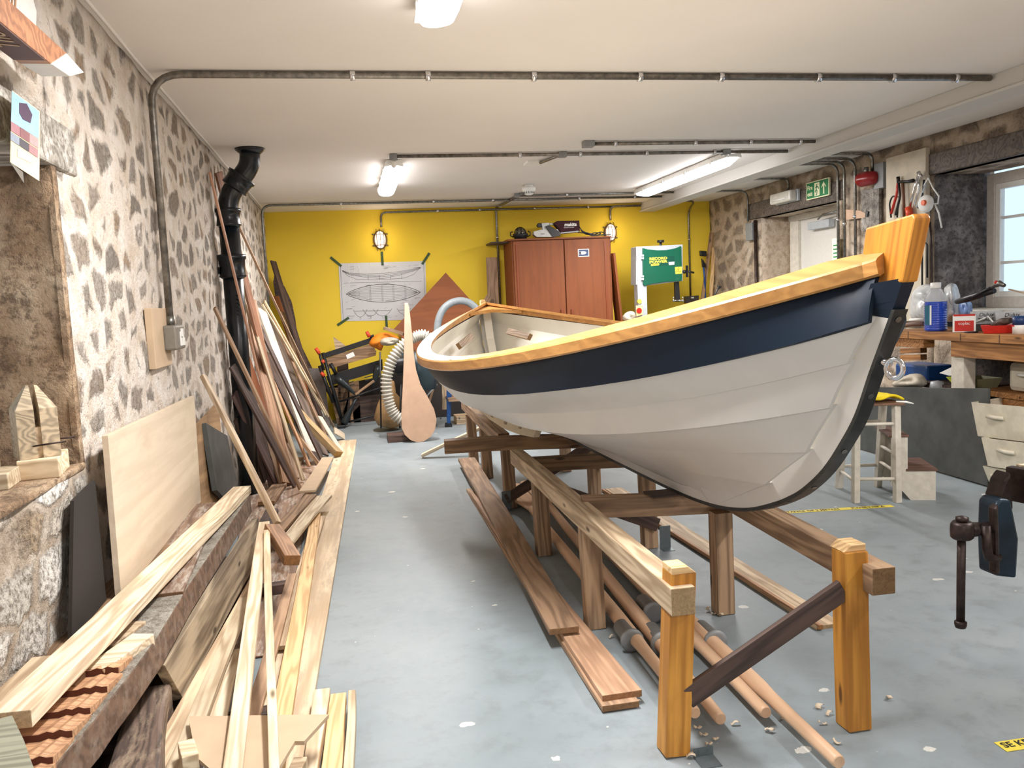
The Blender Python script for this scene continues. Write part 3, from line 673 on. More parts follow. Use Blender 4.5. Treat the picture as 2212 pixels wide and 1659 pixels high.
# split at the navy line
iz = next(i for i, (y, z) in enumerate(fine) if z < 1.355)
mb = MB(); loft(mb, rows[iz:]); mk('stem_and_keel', mb, HULLW, boat, bevel=.0)
mb = MB(); loft(mb, rows[:iz+1]); mk('stem_head', mb, NAVY, boat, label='navy painted stem head')
i0 = next(i for i, (y, z) in enumerate(fine) if z < 1.40)
mb = MB(); loft(mb, bandrows[i0:N-8]); mk('keel_band', mb, STEMBAND, boat, label='dark metal keel band')
for z in (1.36, 1.13, .94, .80, .71, .66):
    k = min(range(N//2), key=lambda q: abs(fine[q][1]-z)); y, zz = fine[k]; nn = nrm2(k)
    if nn.dot(V((4.8-y, 1.3-zz))) < 0: nn = -nn
    mb = MB(); p = V((xc(y), y-nn.x*.004, zz-nn.y*.004)); d = V((0, -nn.x, -nn.y)); mb.cyl(p, p+d*.003, .009, n=12); mk('screw', mb, STEEL, boat)
# orange stem head post
c0 = xc(2.0)
mb = MB(); hw = .024
pr_ = [(1.985, 1.622), (2.16, 1.645-.02), (2.145, 1.60), (2.19, 1.45), (2.012, 1.462)]
prof = [(1.968, 1.612), (1.975, 1.624), (2.10, 1.645), (2.235, 1.60), (2.26, 1.45), (2.008, 1.458)]
prof = [(1.960, 1.618), (1.972, 1.630), (2.175, 1.612), (2.215, 1.44), (2.012, 1.452)]
mb.prism([(c0-hw, y, z) for y, z in prof], (2*hw, 0, 0)); mk('stem_post', mb, STEMW, boat, bevel=.006, grain=(0, -.12, .5), label='orange varnished stem post')
mb = MB(); mb.prism([(xc(7.9)-.022, y, z) for y, z in ((7.86, 1.36), (7.94, 1.36), (7.95, 1.475), (7.87, 1.48))], (.044, 0, 0)); mk('stern_post', mb, GOLD, boat, bevel=.004)
# inner stern post, breasthook, aft pads
mb = MB(); pts = [(7.76, 1.37), (7.66, 1.12), (7.50, .90), (7.22, .70), (6.9, .62)]
loft(mb, [[V((xc(y)+a, y-b, z)) for a, b in ((-.035, 0), (.035, 0), (.035, .05), (-.035, .05))] for y, z in pts]); mk('inner_stern_post', mb, INW, boat)
mb = MB(); a = []
for s in (-1, 1):
    pass
def gp(tt, side, ins): y, b, z = gun(tt); return V((xc(y)-side*max(b-ins, .01), y, z+.03))
bh = [gp(.90, 1, .05), gp(.95, 1, .045), gp(.99, 1, .03), gp(.99, -1, .03), gp(.95, -1, .045), gp(.90, -1, .05), V((xc(7.45), 7.45, 1.39))]
mb.prism([p-V((0, 0, .03)) for p in bh], (0, 0, .03)); mk('breasthook', mb, GUNW, boat, label='larch breasthook at the far end')
for (px, py, sd_, r0) in ((1003, 736, 1, 0), (1121, 724, -1, 0)):
    p = ony(px, py, 6.55 if sd_ == 1 else 6.3)
    tt = (p.y-KY0)/(KY1-KY0); 
    mb = MB(); q = V((xc(p.y)-sd_*(.66 if sd_ == 1 else .66), p.y, 1.02)); 
    A_ = V((xc(6.9)-sd_*.62, 6.85, 1.06)); B_ = V((xc(6.2)-sd_*.80, 6.35, 1.035))
    if sd_ == -1: A_, B_ = ony(1098, 716, 6.75), ony(1145, 728, 6.25)
    else: A_, B_ = ony(1018, 726, 6.9), ony(991, 748, 6.45)
    o = board('rowlock_pad', A_, B_, .05, .03, wood('oiled_pad', 'a88458', '6e4e2c', ring=10, knots=False), up=(sd_, 0, .6), parent=boat, seg=1, wob=0)
# masking tape left on gunwale
for tt, side, w_ in ((.30, 1, .05), (.47, -1, .10)):
    y, b, z = gun(tt); mb = MB(); y2, b2, z2 = gun(tt+w_/5.8)
    mb.prism([V((xc(y)-side*(b-.005), y, z+.027)), V((xc(y)-side*(b-.085), y, z+.027)), V((xc(y2)-side*(b2-.085), y2, z2+.027)), V((xc(y2)-side*(b2-.005), y2, z2+.027))], (0, 0, .001)); mk('masking_tape', mb, plain('masking_tape', '7f9070', .7), boat)
# bilge keel with hand holds (built as a plate with three real slots)
b1 = ony(1022, 868, 5.55); 
BK0, BK1 = onx(1035, 880, .68), onx(1165, 930, .84)
mb = MB()
pa, pb = ony(1040, 884, 6.2), ony(1155, 928, 5.0)
def bk(t, h):  # t along, h down from hull
    top = [(1022, 872, 6.2), (1060, 886, 5.75), (1095, 898, 5.35), (1130, 906, 5.05), (1166, 912, 4.8)]
    bot = [(1024, 874, 6.2), (1056, 905, 5.7), (1088, 926, 5.25), (1120, 938, 4.95), (1152, 945, 4.7)]
    f = t*4; i = min(3, int(f)); f -= i
    A_ = lerp(ony(*top[i]), ony(*top[i+1]), f); B_ = lerp(ony(*bot[i]), ony(*bot[i+1]), f); return lerp(A_, B_, h)
cols = [0, .16, .27, .31, .40, .48, .53, .62, .72, .77, .86, .95, 1]; hs = [-.5, .28, .66, 1]
holes = {(2, 1), (5, 1), (8, 1)}
for s_ in (0, 1):
    pass
R1 = [[mb.b.verts.new(bk(t, h)) for h in hs] for t in cols]; R2 = [[mb.b.verts.new(bk(t, h)+V((.035, .0, .0))) for h in hs] for t in cols]
for i in range(len(cols)-1):
    for k in range(3):
        if (i, k) in holes:
            for (a, b) in (((i, k), (i, k+1)), ((i, k+1), (i+1, k+1)), ((i+1, k+1), (i+1, k)), ((i+1, k), (i, k))):
                mb.b.faces.new((R1[a[0]][a[1]], R1[b[0]][b[1]], R2[b[0]][b[1]], R2[a[0]][a[1]]))
            continue
        mb.b.faces.new((R1[i][k], R1[i][k+1], R1[i+1][k+1], R1[i+1][k])); mb.b.faces.new((R2[i][k], R2[i+1][k], R2[i+1][k+1], R2[i][k+1]))
for i in range(len(cols)-1):
    for k in (0, 3): mb.b.faces.new((R1[i][k], R1[i+1][k], R2[i+1][k], R2[i][k]))
for i in (0, len(cols)-1):
    for k in range(3): mb.b.faces.new((R1[i][k], R1[i][k+1], R2[i][k+1], R2[i][k]))
mk('bilge_keel', mb, plain('cream_bilge_keel', 'dccfb8', .4), boat, label='cream bilge keel with hand slots')
# bow eye bolt
e = fine[min(range(N//2), key=lambda q: abs(fine[q][1]-1.235))]; p = V((xc(e[0]), e[0]-.006, e[1]))
eb = thing('eye_bolt', p, 'shining steel ring bolt through the bow of the boat', 'eye bolt'); eb.parent = boat; eb.matrix_parent_inverse = wm(boat).inverted()
for k in ('label', 'category'): 
    if k in eb: del eb[k]
# a mesh part instead of an empty: shank + ring
COL.objects.unlink(eb); bpy.data.objects.remove(eb)
mb = MB(); d = V((-.12, -.95, -.12)).normalized(); mb.cyl(p+V((0, .02, 0)), p+d*.035, .011); q = p+d*.052+V((.006, 0, -.012))
mb.tube([q+V((math.cos(a)*.024*.5, -math.cos(a)*.024*.85, math.sin(a)*.027)) for a in [k*.3927 for k in range(16)]], .0075, 8, closed=True); mk('eye_bolt', mb, CHROME, boat, label='polished steel eye bolt')
# ------------------------------------------------------------------ CRADLE
cr = thing('boat_cradle', (1.3, 4.6, 0), 'long timber cradle under the boat with two orange front posts', 'boat cradle')
def post(xb, yb_, xt, yt, zt, mat=CRAD, lab=None, w=.082, name='post'):
    return board(name, (xb, yb_, 0.002), (xt, yt, zt), w, .08, mat, up=(0, 1, 0), parent=cr, label=lab, seg=2, wob=.001)
post(.925, 2.392, .968, 2.415, .585, ORPOST, 'orange stained front post'); post(1.549, 2.376, 1.553, 2.40, .595, ORPOST, 'orange stained front post')
for x_, s_ in ((.968, 1), (1.553, -1)):
    mb = MB(); z_ = .586 if s_ == 1 else .596; mb.prism([(x_-.04, 2.37, z_), (x_+.04, 2.37, z_), (x_+.04 if s_ == -1 else x_+.012, 2.37, z_+.022), (x_-.012 if s_ == -1 else x_-.04, 2.37, z_+.022)], (0, .08, 0)); mk('post_top', mb, GOLD, cr, bevel=.002, label='pale chamfered post top')
for a, b in (((.955, 2.345, .512), (.985, 5.12, .47)), ((.98, 5.52, .515), (1.0, 7.55, .54))): board('side_rail', a, b, .078, .088, TAN if a[1] < 3 else CRAD, parent=cr, seg=4)
for a, b in (((1.610, 2.30, .518), (1.69, 4.9, .52)), ((1.70, 4.9, .50), (1.75, 7.3, .52))): board('side_rail', a, b, .08, .088, CRAD, parent=cr, seg=4)
for xb, y, xt in ((.982, 3.447, .972), (1.008, 4.545, 1.0), (1.04, 5.70, 1.03), (1.05, 6.75, 1.04), (1.03, 7.4, 1.02)): post(xb, y, xt, y, .45)
for xb, y, xt in ((1.584, 3.43, 1.58), (1.622, 4.48, 1.615), (1.69, 5.80, 1.685), (1.72, 6.75, 1.72)): post(xb, y, xt, y, .47)
board('cross_beam', (.99, 3.62, .50), (1.60, 3.50, .50), .09, .09, CRAD, parent=cr, seg=3); board('cross_beam', (1.0, 4.97, .44), (1.76, 4.97, .42), .075, .085, BROWN, parent=cr, seg=3)
board('cross_beam', (.98, 6.9, .48), (1.78, 6.9, .48), .08, .09, CRAD, parent=cr, seg=2)
board('brace', (.965, 2.37, .185), (1.51, 2.37, .475), .02, .072, DARKW, parent=cr, up=(-.45, 0, .9), seg=2, wob=0)
board('brace', (1.0, 5.66, .07), (1.66, 5.72, .40), .02, .075, DARKW, parent=cr, up=(-.45, 0, .9), seg=2, wob=0)
board('brace', (1.66, 4.43, .14), (1.0, 4.50, .42), .02, .075, DARKW, parent=cr, up=(.45, 0, .9), seg=2, wob=0)
for x, y, h in ((.97, 5.655, .13), (1.668, 4.435, .13), (.972, 2.345, .03)):
    mb = MB(); mb.box((x, y-.003, .0), (x+.065, y, h)); mb.box((x, y-.07, .0), (x+.065, y, .003))
    for q in range(6): mb.cyl((x+.018+.03*(q % 2), y-.0045, h*(.2+.28*(q//2))), (x+.018+.03*(q % 2), y-.002, h*(.2+.28*(q//2))), .004, n=8)
    
    mk('angle_bracket', mb, plain('dark_zinc', '6a7478', .45, .4), cr)
# heavy spare timber laid across the cradle under the hull
o1 = board('spare_timber', onz(960, 968, .503), V((1.62, 5.36, .503)), .1, .088, BROWN, up=(0, 0, 1), label='thick rough brown timber laid across the cradle under the boat', cat='timber', seg=5, wob=.006)
for v in o1.data.vertices: pass
mb = MB(); mb.box((1.28, 3.47, .546), (1.48, 3.60, .552)); mk('packing_wedge', mb, DARKW, label='thin dark packing wedge between keel and front cross beam', cat='wedge')
board('offcut_plank', onz(912, 985, .02), V((1.17, 7.8, .27)), .085, .03, PINEW, up=(0, 0, 1), label='pale plank end leaning down to the floor from the rear of the cradle', cat='plank', seg=2)
# planks & oars beneath
def plank4(name, nl, nr, fr, fl, zn, zf, t, mat, **k):
    a, b = (onz(*nl, zn)+onz(*nr, zn))/2, (onz(*fl, zf)+onz(*fr, zf))/2
    ax = (b-a).normalized(); wn = (onz(*nr, zn)-onz(*nl, zn)); wf = (onz(*fr, zf)-onz(*fl, zf))
    W1 = abs(wn.cross(ax).z) or .05; W2 = abs(wf.cross(ax).z) or .05
    up = k.pop('up', (0, 0, 1)); a.z -= t/2; b.z -= t/2
    return board(name, a, b, W1, t, mat, up=up, w2=W2, **k)
plank4('floor_plank', (1188, 1363), (1250, 1353), (1025, 985), (990, 990), .085, .085, .028, REDBR, label='long red-brown plank on top beside the cradle with a split end', cat='plank', seg=8)
plank4('floor_plank', (1302, 1500), (1388, 1487), (1030, 1075), (1003, 1048), .056, .052, .026, wood('orange_brown_plank', 'c4946a', '93663f', ring=6, knots=False), label='orange-brown plank beneath, reaching nearest the front left post', cat='plank', seg=8)
plank4('floor_plank', (1300, 1527), (1380, 1515), (1030, 1070), (997, 1040), .027, .025, .024, REDBR, label='lowest rough-edged plank of the stack beside the cradle', cat='plank', seg=8)
plank4('moulded_board', (1765, 1352), (1815, 1342), (1345, 1055), (1305, 1055), .022, .022, .02, TAN, label='flat moulded board lying right of the cradle', cat='board', seg=8)
board('moulding_strip', onz(1775, 1357, .012), onz(1302, 1058, .012), .02, .022, TRIMW, label='narrow ribbed moulding lying along the flat board', cat='moulding', seg=8)
def oar(tip, collar, far, lab, blade=None, zr=.03):
    t = thing('oar', tip, lab, 'oar', 'oars lying under the cradle'); tip, collar, far = V(tip), V(collar), V(far)
    d = (far-tip).normalized(); mb = MB(); L = (far-tip).length; pts = [tip+d*L*f for f in (0, .004, .1, .18, .22, .3, .6, 1)]
    mb.tube(pts, [.018, .021, .022, .024, .029, .031, .03, .024], 14)
    o = mk('shaft', mb, PINEO, t, grain=d)
    mb = MB(); mb.tube([collar+d*.16, collar+d*.02, collar+d*.018, collar, collar-d*.001], [.034, .036, .048, .048, .034], 18); mk('collar', mb, COLLAR, t, label='grey rubber collar')
    if blade:
        mb = MB(); s = V((d.y, -d.x, 0)); bl = []
        prof = [(0, .024), (.12, .04), (.3, .075), (.55, .085), (.75, .08), (.8, .05)]
        loft(mb, [[far+d*a-s*w-V((0, 0, .006)), far+d*a+s*w-V((0, 0, .006)), far+d*a+s*w+V((0, 0, .006)), far+d*a-s*w+V((0, 0, .006))] for a, w in prof]); mk('blade', mb, PINEO, t, grain=d)
PINEO = wood('oar_spruce', 'e0b284', 'b98354', ring=4, knots=False, var=.05, rough=.4, streak=.35)
def oz(x, y): return onz(x, y, .05)
oar(oz(1502, 1541), oz(1367, 1385), oz(1148, 1100), 'leftmost oar under the cradle, collar nearest the red-brown planks', True)
oar(oz(1557, 1554), oz(1432, 1392), oz(1185, 1090), 'second oar, ending between the front cradle post and brace', True)
oar(oz(1655, 1540), oz(1413, 1325), oz(1218, 1090), 'third oar, its tip left of the longest oar', True)
oar(oz(1813, 1647), oz(1548, 1388), oz(1320, 1180), 'longest-reaching oar on the right, tip near the bottom edge', False)
# yellow tape on the floor
t = thing('floor_tape', onz(1700, 1110, 0), 'yellow social distancing tape across the floor behind the cradle', 'floor tape')
A_, B_ = onz(1590, 1114, 0), onz(1928, 1093, 0); fm = face_mat((A_+B_)/2+V((0, 0, .002)), B_-A_, Z1.cross(B_-A_)); mb = MB(); L = (B_-A_).length/2
mb.box((-L, -.026, -.001), (L, .026, 0)); o = mk('tape_strip', mb, YEL, t, wmat=fm)
text('KEEP A SAFE DISTANCE OF 2 METRES', .042, BLK, fm @ M4.Translation((-L*.28, 0, .0003)), t, depth=.0002, sx=.9, bold=.001); text('PLEASE KEEP A', .042, BLK, fm @ M4.Translation((L*.68, 0, .0003)), t, depth=.0002, sx=.8, bold=.001)
t = thing('floor_tape', onz(2190, 1620, 0), 'torn yellow tape end on the floor at the right edge, reading SE KEEP', 'floor tape')
A_ = onz(2160, 1614, 0); d = V((.955, -.02, 0)).normalized(); fm = face_mat(A_+V((0, 0, .002)), d, Z1.cross(d)); mb = MB(); mb.box((-.0, -.03, -.001), (.5, .026, 0)); mk('tape_strip', mb, YEL, t, wmat=fm)
text('SE KEEP A SAFE', .04, BLK, fm @ M4.Translation((.01, .002, .0003)), t, depth=.0002, align='LEFT', bold=.001)
# shavings
shp = [(1340, 1525), (1355, 1528), (1375, 1520), (1505, 1575), (1518, 1590), (1530, 1610), (1490, 1636), (1545, 1600), (1770, 1530), (1790, 1545), (1775, 1565), (1805, 1605), (1690, 1555), (1660, 1580), (1920, 1510), (1265, 1380), (1320, 1378), (1540, 1328), (1530, 1318), (1555, 1330), (1586, 1566)]
for i, (px, py) in enumerate(shp):
    p = onz(px, py, .003); mb = MB(); a = random.random()*6.28; r = .006+random.random()*.008; rows = []
    for k in range(9):
        th = k*.75; q = p+V((math.cos(a)*(k*.0035-.014)+math.cos(th)*r*.4, math.sin(a)*(k*.0035-.014), .008+math.sin(th)*.006)); w = V((-math.sin(a), math.cos(a), 0))*r*.7; rows.append([q-w, q+w])
    mb.grid(rows); mk('wood_shaving', mb, PLY, label='pale curled wood shaving on the grey floor', cat='wood shaving', group='wood shavings around the cradle', solid=.0008)
# ------------------------------------------------------------------ LEFT NICHE AND WALL
# painted oar-like sign beam above the niche
xs_ = -.80
t = thing('sign_beam', (-.86, 2.8, 2.3), 'orange varnished beam with a painted white tip and carved script, high on the left wall', 'sign')
UL, LL, TU, TL_ = onx(145, 115, xs_), onx(111, 138, xs_), onx(182, 145, xs_), onx(152, 167, xs_)
zb_ = LL.z; w_ = onz(69, 146, zb_).x-xs_
nearU, nearL = onx(-400, -195, xs_), onx(-400, -190, xs_)
yn = 1.6
mb = MB(); mb.prism([(xs_, yn, zb_), (xs_, LL.y, zb_), (xs_, UL.y, UL.z), (xs_, yn, UL.z)], (-.085, 0, 0)); mk('beam_body', mb, wood('orange_varnish', 'b8702e', '86481c', ring=6, rough=.35, knots=False), t, bevel=.003)
mb = MB(); mb.box((xs_-.083, yn, zb_-.004), (xs_-.002, LL.y-.05, zb_-.0005)); mk('carved_underside', mb, plain('purple_brown_stain', '5c3c36', .5), t)
mb = MB(); mb.prism([(xs_, LL.y, zb_), (xs_, TL_.y, zb_+.01), (xs_, TU.y, UL.z-.012), (xs_, UL.y, UL.z)], (-.085, 0, 0)); mk('white_tip', mb, WHITE, t, bevel=.004, label='white painted tip')
fm = face_mat((xs_-.043, LL.y-.30, zb_-.0052), (0, -1, 0), (-1, 0, 0)); text('The Go', .075, plain('carved_cream', 'c8b49a', .7), fm, t, shear=.3, sx=1.2)
t = thing('sign_panel', (-.93, 2.7, 2.42), 'white round-ended painted panel with brown lettering behind the orange beam', 'sign')
mb = MB(); pts = [onx(10, -20, -.92), onx(38, -30, -.92), onx(70, -8, -.92), onx(79, 25, -.92), onx(78, 56, -.92), onx(0, 14, -.92), onx(-60, -30, -.92)]; mb.prism(pts, (-.02, 0, 0)); mk('panel_board', mb, WHITE, t)
mb = MB()
for k in range(4): mb.prism([onx(12+k*7, -6, -.918), onx(15+k*7, -6, -.918), onx(14+k*7, 12+k*2.2, -.918), onx(11+k*7, 10+k*2.2, -.918)], (-.001, 0, 0))
mk('brown_lettering', mb, TRIMW, t)
# leaflet on the lintel
t = thing('leaflet', onx(55, 390, -.93), 'folded photo leaflet pinned to the timber lintel over the left niche', 'leaflet'); xl = -.925
def lf(pts, m, nm, dx=0, lab=None):
    mb = MB(); mb.prism([onx(a, b, xl+dx) for a, b in pts], (-.0008, 0, 0)); return mk(nm, mb, m, t, label=lab)
lf([(26, 195), (86, 240), (85, 391), (22, 350)], plain('leaflet_cream', 'f0dcae', .4), 'front_cover')
lf([(26, 196), (85, 241), (84, 300), (24, 262)], plain('leaflet_blue', '9cc4e6', .4), 'sky_picture', .001)
lf([(42, 222), (58, 224), (70, 248), (66, 266), (50, 258), (42, 244)], plain('leaflet_plum', '4c3550', .5), 'boat_picture', .002)
for a, b, c in ((24, 262, 'a87880'), (44, 275, '8a5c60'), (64, 288, 'c09898')): lf([(a, b), (a+19, b+13), (a+19, b+33), (a, b+20)], plain('leaflet_'+c, c, .5), 'small_photo', .0015)
for a, b, c in ((23, 284, '8e98a8'), (43, 297, '4c4a52'), (63, 310, 'a87c80')): lf([(a, b), (a+19, b+13), (a+19, b+31), (a, b+18)], plain('leaflet_'+c, c, .5), 'small_photo', .0015)
lf([(38, 322), (68, 338), (68, 352), (38, 338)], WHITE, 'white_label', .0015)
mb = MB(); mb.prism([onx(22, 350, xl), onx(24, 352, -.95), onx(52, 395, -.95), onx(50, 372, xl)], (-.0006, 0, 0)); mk('back_fold', mb, WHITE, t)
# blocks on the sill
zs_ = NZ0+.02
def block(nm, cx, cy, w, d, z0, z1, rot, m, lab, cat, bev=.003):
    mb = MB(); mt = M4.Translation((cx, cy, 0)) @ M4.Rotation(rot, 4, 'Z'); mb.box((-w/2, -d/2, z0), (w/2, d/2, z1), mt); return mk(nm, mb, m, label=lab, cat=cat, bevel=bev)
block('base_block', -1.03, 3.0, .12, .20, zs_, zs_+.065, .15, PINE, 'square pine block under the notched post on the left sill', 'wood block')
block('sill_block', -1.135, 2.83, .15, .16, zs_, zs_+.05, .1, PINE, 'low pale block at the left edge of the sill', 'wood block')
block('sill_block', -1.185, 2.82, .04, .14, zs_+.05, zs_+.13, .1, PINE, 'small upright offcut standing on the low block at the left edge', 'wood block')
t = thing('notched_post', (-1.04, 2.98, zs_+.065), 'pointed grey post block with a sawn slot standing on a pine block, left sill', 'wood block'); z0 = zs_+.066
mt = M4.Translation((-1.04, 2.98, z0)) @ M4.Rotation(.5, 4, 'Z')
for s in (-1, 1):
    mb = MB(); h1 = .16; h2 = .235; a = .06
    c = [V((s*.008, -a, 0)), V((s*a, -a, 0)), V((s*a, a, 0)), V((s*.008, a, 0)), V((s*.008, -a, h1)), V((s*a, -a, h1)), V((s*a, a, h1)), V((s*.008, a, h1))]
    mb.hexa([mt @ p for p in c]); tp = [V((s*.008, -.012, h2)), V((s*.016, -.012, h2)), V((s*.016, .012, h2)), V((s*.008, .012, h2))]; mb.hexa([mt @ p for p in c[4:]]+[mt @ p for p in tp]); mk('slotted_half', mb, wood('grey_end_grain', 'cdb48c', '8c7a60', ring=14, knots=False), t)
mb = MB(); mb.box((-.009, -.05, 0), (.009, .05, .10), mt); mk('slot_floor', mb, TAN, t)
mb = MB()
for hz in (.045, .05): pass
mb.cyl(mt @ V((-.03, -.056, .04)), mt @ V((.075, -.075, .045)), .003, n=6); mb.cyl(mt @ V((.053, -.02, .05)), mt @ V((.11, -.03, .05)), .003, n=6); mk('nail', mb, RUST, t)
block('grey_baton', -1.20, 3.06, .02, .06, zs_, zs_+.40, .2, TAN, 'tall tan batten standing at the far left of the niche', 'batten')
# ------------------------------------------------------------------ SHEETS AGAINST THE LEFT WALL
def sheet(nm, A, B, C_, D_, t_, mat, **k):
    """flat sheet from four corners (bottom near, bottom far, top far, top near)"""
    A, B, C_, D_ = map(V, (A, B, C_, D_)); n = (B-A).cross(D_-A).normalized()
    wmat = frame((A+D_)/2, (B+C_)/2, n); inv = wmat.inverted(); mb = MB(); pts = [inv @ p for p in (A, B, C_, D_)]; pts = [V((p.x, p.y, 0)) for p in pts]
    mb.prism([p-V((0, 0, t_/2)) for p in pts], (0, 0, t_)); return mk(nm, mb, mat, wmat=wmat, **k)
sheet('plywood_sheet', (-.885, 3.16, .44), (-.875, 4.82, .42), (-.915, 5.0, 1.0), (-.905, 3.26, 1.03), .022, PLY, label='large pale plywood sheet leaning on the left stone wall', cat='plywood sheet', bevel=.001)
sheet('plywood_sheet', (-.90, 4.95, .28), (-.87, 5.75, .05), (-.925, 5.95, .86), (-.93, 5.0, .80), .015, wood('yellow_ply', 'b88a50', '8a6434', ring=3, knots=False), label='darker yellow plywood offcut behind the pale sheet', cat='plywood sheet')
sheet('slab', (-.86, 5.2, .40), (-.80, 5.9, .05), (-.90, 5.95, .62), (-.91, 5.3, .80), .03, SLATE, label='dark mottled slab leaning left of the black drainpipe', cat='slab')
sheet('recess_shade', (-.925, 2.7, .30), (-.93, 3.15, .30), (-.94, 3.2, .88), (-.94, 2.95, .86), 0.012, plain('near_black_shade', '2a2420', .9), label='near black sheet painting the shade of the wall recess left of the pale plywood', cat='board')  # added near-black sheet, paints the shade of a recess in the wall
# ------------------------------------------------------------------ TIMBER PILE
W4 = plank4
W4('long_plank', (2, 1512), (31, 1572), (538, 1052), (508, 1046), .52, .47, .045, PINEW, label='long pale plank lying on top of the pile beside the left wall', cat='plank', seg=10)
W4('wide_board', (20, 1480), (150, 1500), (400, 1170), (300, 1180), .44, .44, .03, BROWN, label='broad brown board under the pale sheet on the wall side of the pile', cat='board', seg=6)
W4('wide_board', (250, 1275), (385, 1295), (480, 1088), (395, 1088), .435, .435, .03, wood('paint_spotted_board', '9a7454', '6a4a34', ring=5, stain='c8bcae'), label='brown paint-spotted board at the foot of the pale plywood sheet', cat='board', seg=6)
W4('tan_board', (-40, 1525), (30, 1560), (130, 1420), (78, 1405), .50, .50, .025, TAN, label='short golden board peeping out left of the long pale plank', cat='board', seg=3)
mb = MB(); rows = []
for k, (a_, b_) in enumerate(((540, 1068), (507, 1117), (408, 1265), (340, 1375), (279, 1458), (240, 1508), (204, 1554), (112, 1660), (50, 1730))):
    p = onz(a_, b_, .42); j = .002*math.sin(k*2.3); w_ = .13 if k < 4 else .15
    rows.append([p+V((-w_, .0, j)), p+V((0, 0, -j)), p+V((.004+j, 0, -.105)), p+V((-w_, 0, -.11))])
R = loft(mb, rows)
for f in mb.b.faces:
    f.normal_update()
mb.b.faces.ensure_lookup_table()
for i_, f in enumerate(mb.b.faces):
    if i_ % 4 == 1 and i_ < 32: f.material_index = 1
o = mk('old_beam', mb, [m_rough('flaking_grey_paint', ('8a7e70', 'a8a092', 'c2bcb0', 'e0dcd2'), 7), wood('nail_marked_brown', '7a5a42', '4e382a', ring=4, stain='8c7866', knots=False)], label='old crooked beam, grey flaking paint on top and brown nail-marked side, through the pile', cat='beam', bevel=.006)
W4('old_beam', (210, 1690), (330, 1700), (372, 1470), (300, 1460), .24, .24, .18, OLDDK, label='dark cracked old timber below the grey beam, near corner', cat='beam', seg=8, wob=.014, bevel=.015)
# figured board standing tilted
a, b, c, d = onz(343, 1439, .30), onz(385, 1512, .13), onz(566, 1190, .13), onz(545, 1120, .30)
sheet('figured_board', b, c, d, a, .035, WIDEG, label='wide grey-brown board with swirling grain, tilted against the old beam', cat='board', bevel=.002)
DKEND = plain('shaded_end_grain', '5c2e1c', .7)  # brown end grain, darkened to paint in the shade on the front ends
for i, (px, py) in enumerate([(222, 1437), (196, 1478), (158, 1524), (118, 1573), (74, 1630), (28, 1690)]):
    # short moulded offcuts stacked across, like steps
    A = onz(px+10, py, .455-.001*i); t_ = .022; ax = V((.93, .0, 0)).normalized(); dy = .115
    mb = MB(); prof = [(-.15, 0), (-.05, 0), (-.03, .006), (-.015, .002), (.0, .008), (.015, .003), (.03, .003), (.03, -.018), (-.15, -.018)]
    wmat = face_mat(A+V((.0, 0, -.012)), (1, -.08, 0), (.08, 1, 0)); mb.prism([(x, 0, z) for x, z in prof], (0, dy*1.05, 0))
    for f in mb.b.faces:
        if abs(f.normal.y) > .9 or (len(f.verts) > 4): f.material_index = 1
    mk('moulded_offcut', mb, [TRIMW, DKEND], wmat=wmat @ M4.Rotation(-.13, 4, 'X'), label='orange moulded offcut beside the long pale plank, '+('nearest the wood blocks', 'second from the blocks', 'third from the blocks', 'fourth from the blocks', 'fifth from the blocks', 'last at the photo edge')[i], cat='offcut', group='stepped moulded offcuts', bevel=.001)
mb = MB(); mb.box((-.82, 1.7, .34), (-.74, 2.75, .40)); mk('bearer', mb, BROWN, label='brown bearer carrying the stepped orange offcuts', cat='bearer', bevel=.003)
block('cut_block', *onz(258, 1408, .44).to_2d(), .075, .26, .405, .445, -.32, PINEW, 'short pale block poking out under the long plank', 'wood block')
block('cut_block', *onz(262, 1360, .44).to_2d(), .06, .2, .40, .43, -.28, TAN, 'second smaller block tucked behind the pale block', 'wood block')
mb = MB(); pts = [onz(-30, 1560, .60), onz(26, 1545, .60), onz(52, 1600, .60), onz(74, 1662, .60), onz(60, 1720, .60), onz(-40, 1720, .60)]; mb.prism(pts, (0, 0, -.03)); mk('greenish_board', mb, wood('greenish_weathered', 'a8a890', '7c7c68', ring=10, knots=False), label='weathered greenish board corner in the lower left corner', cat='board')
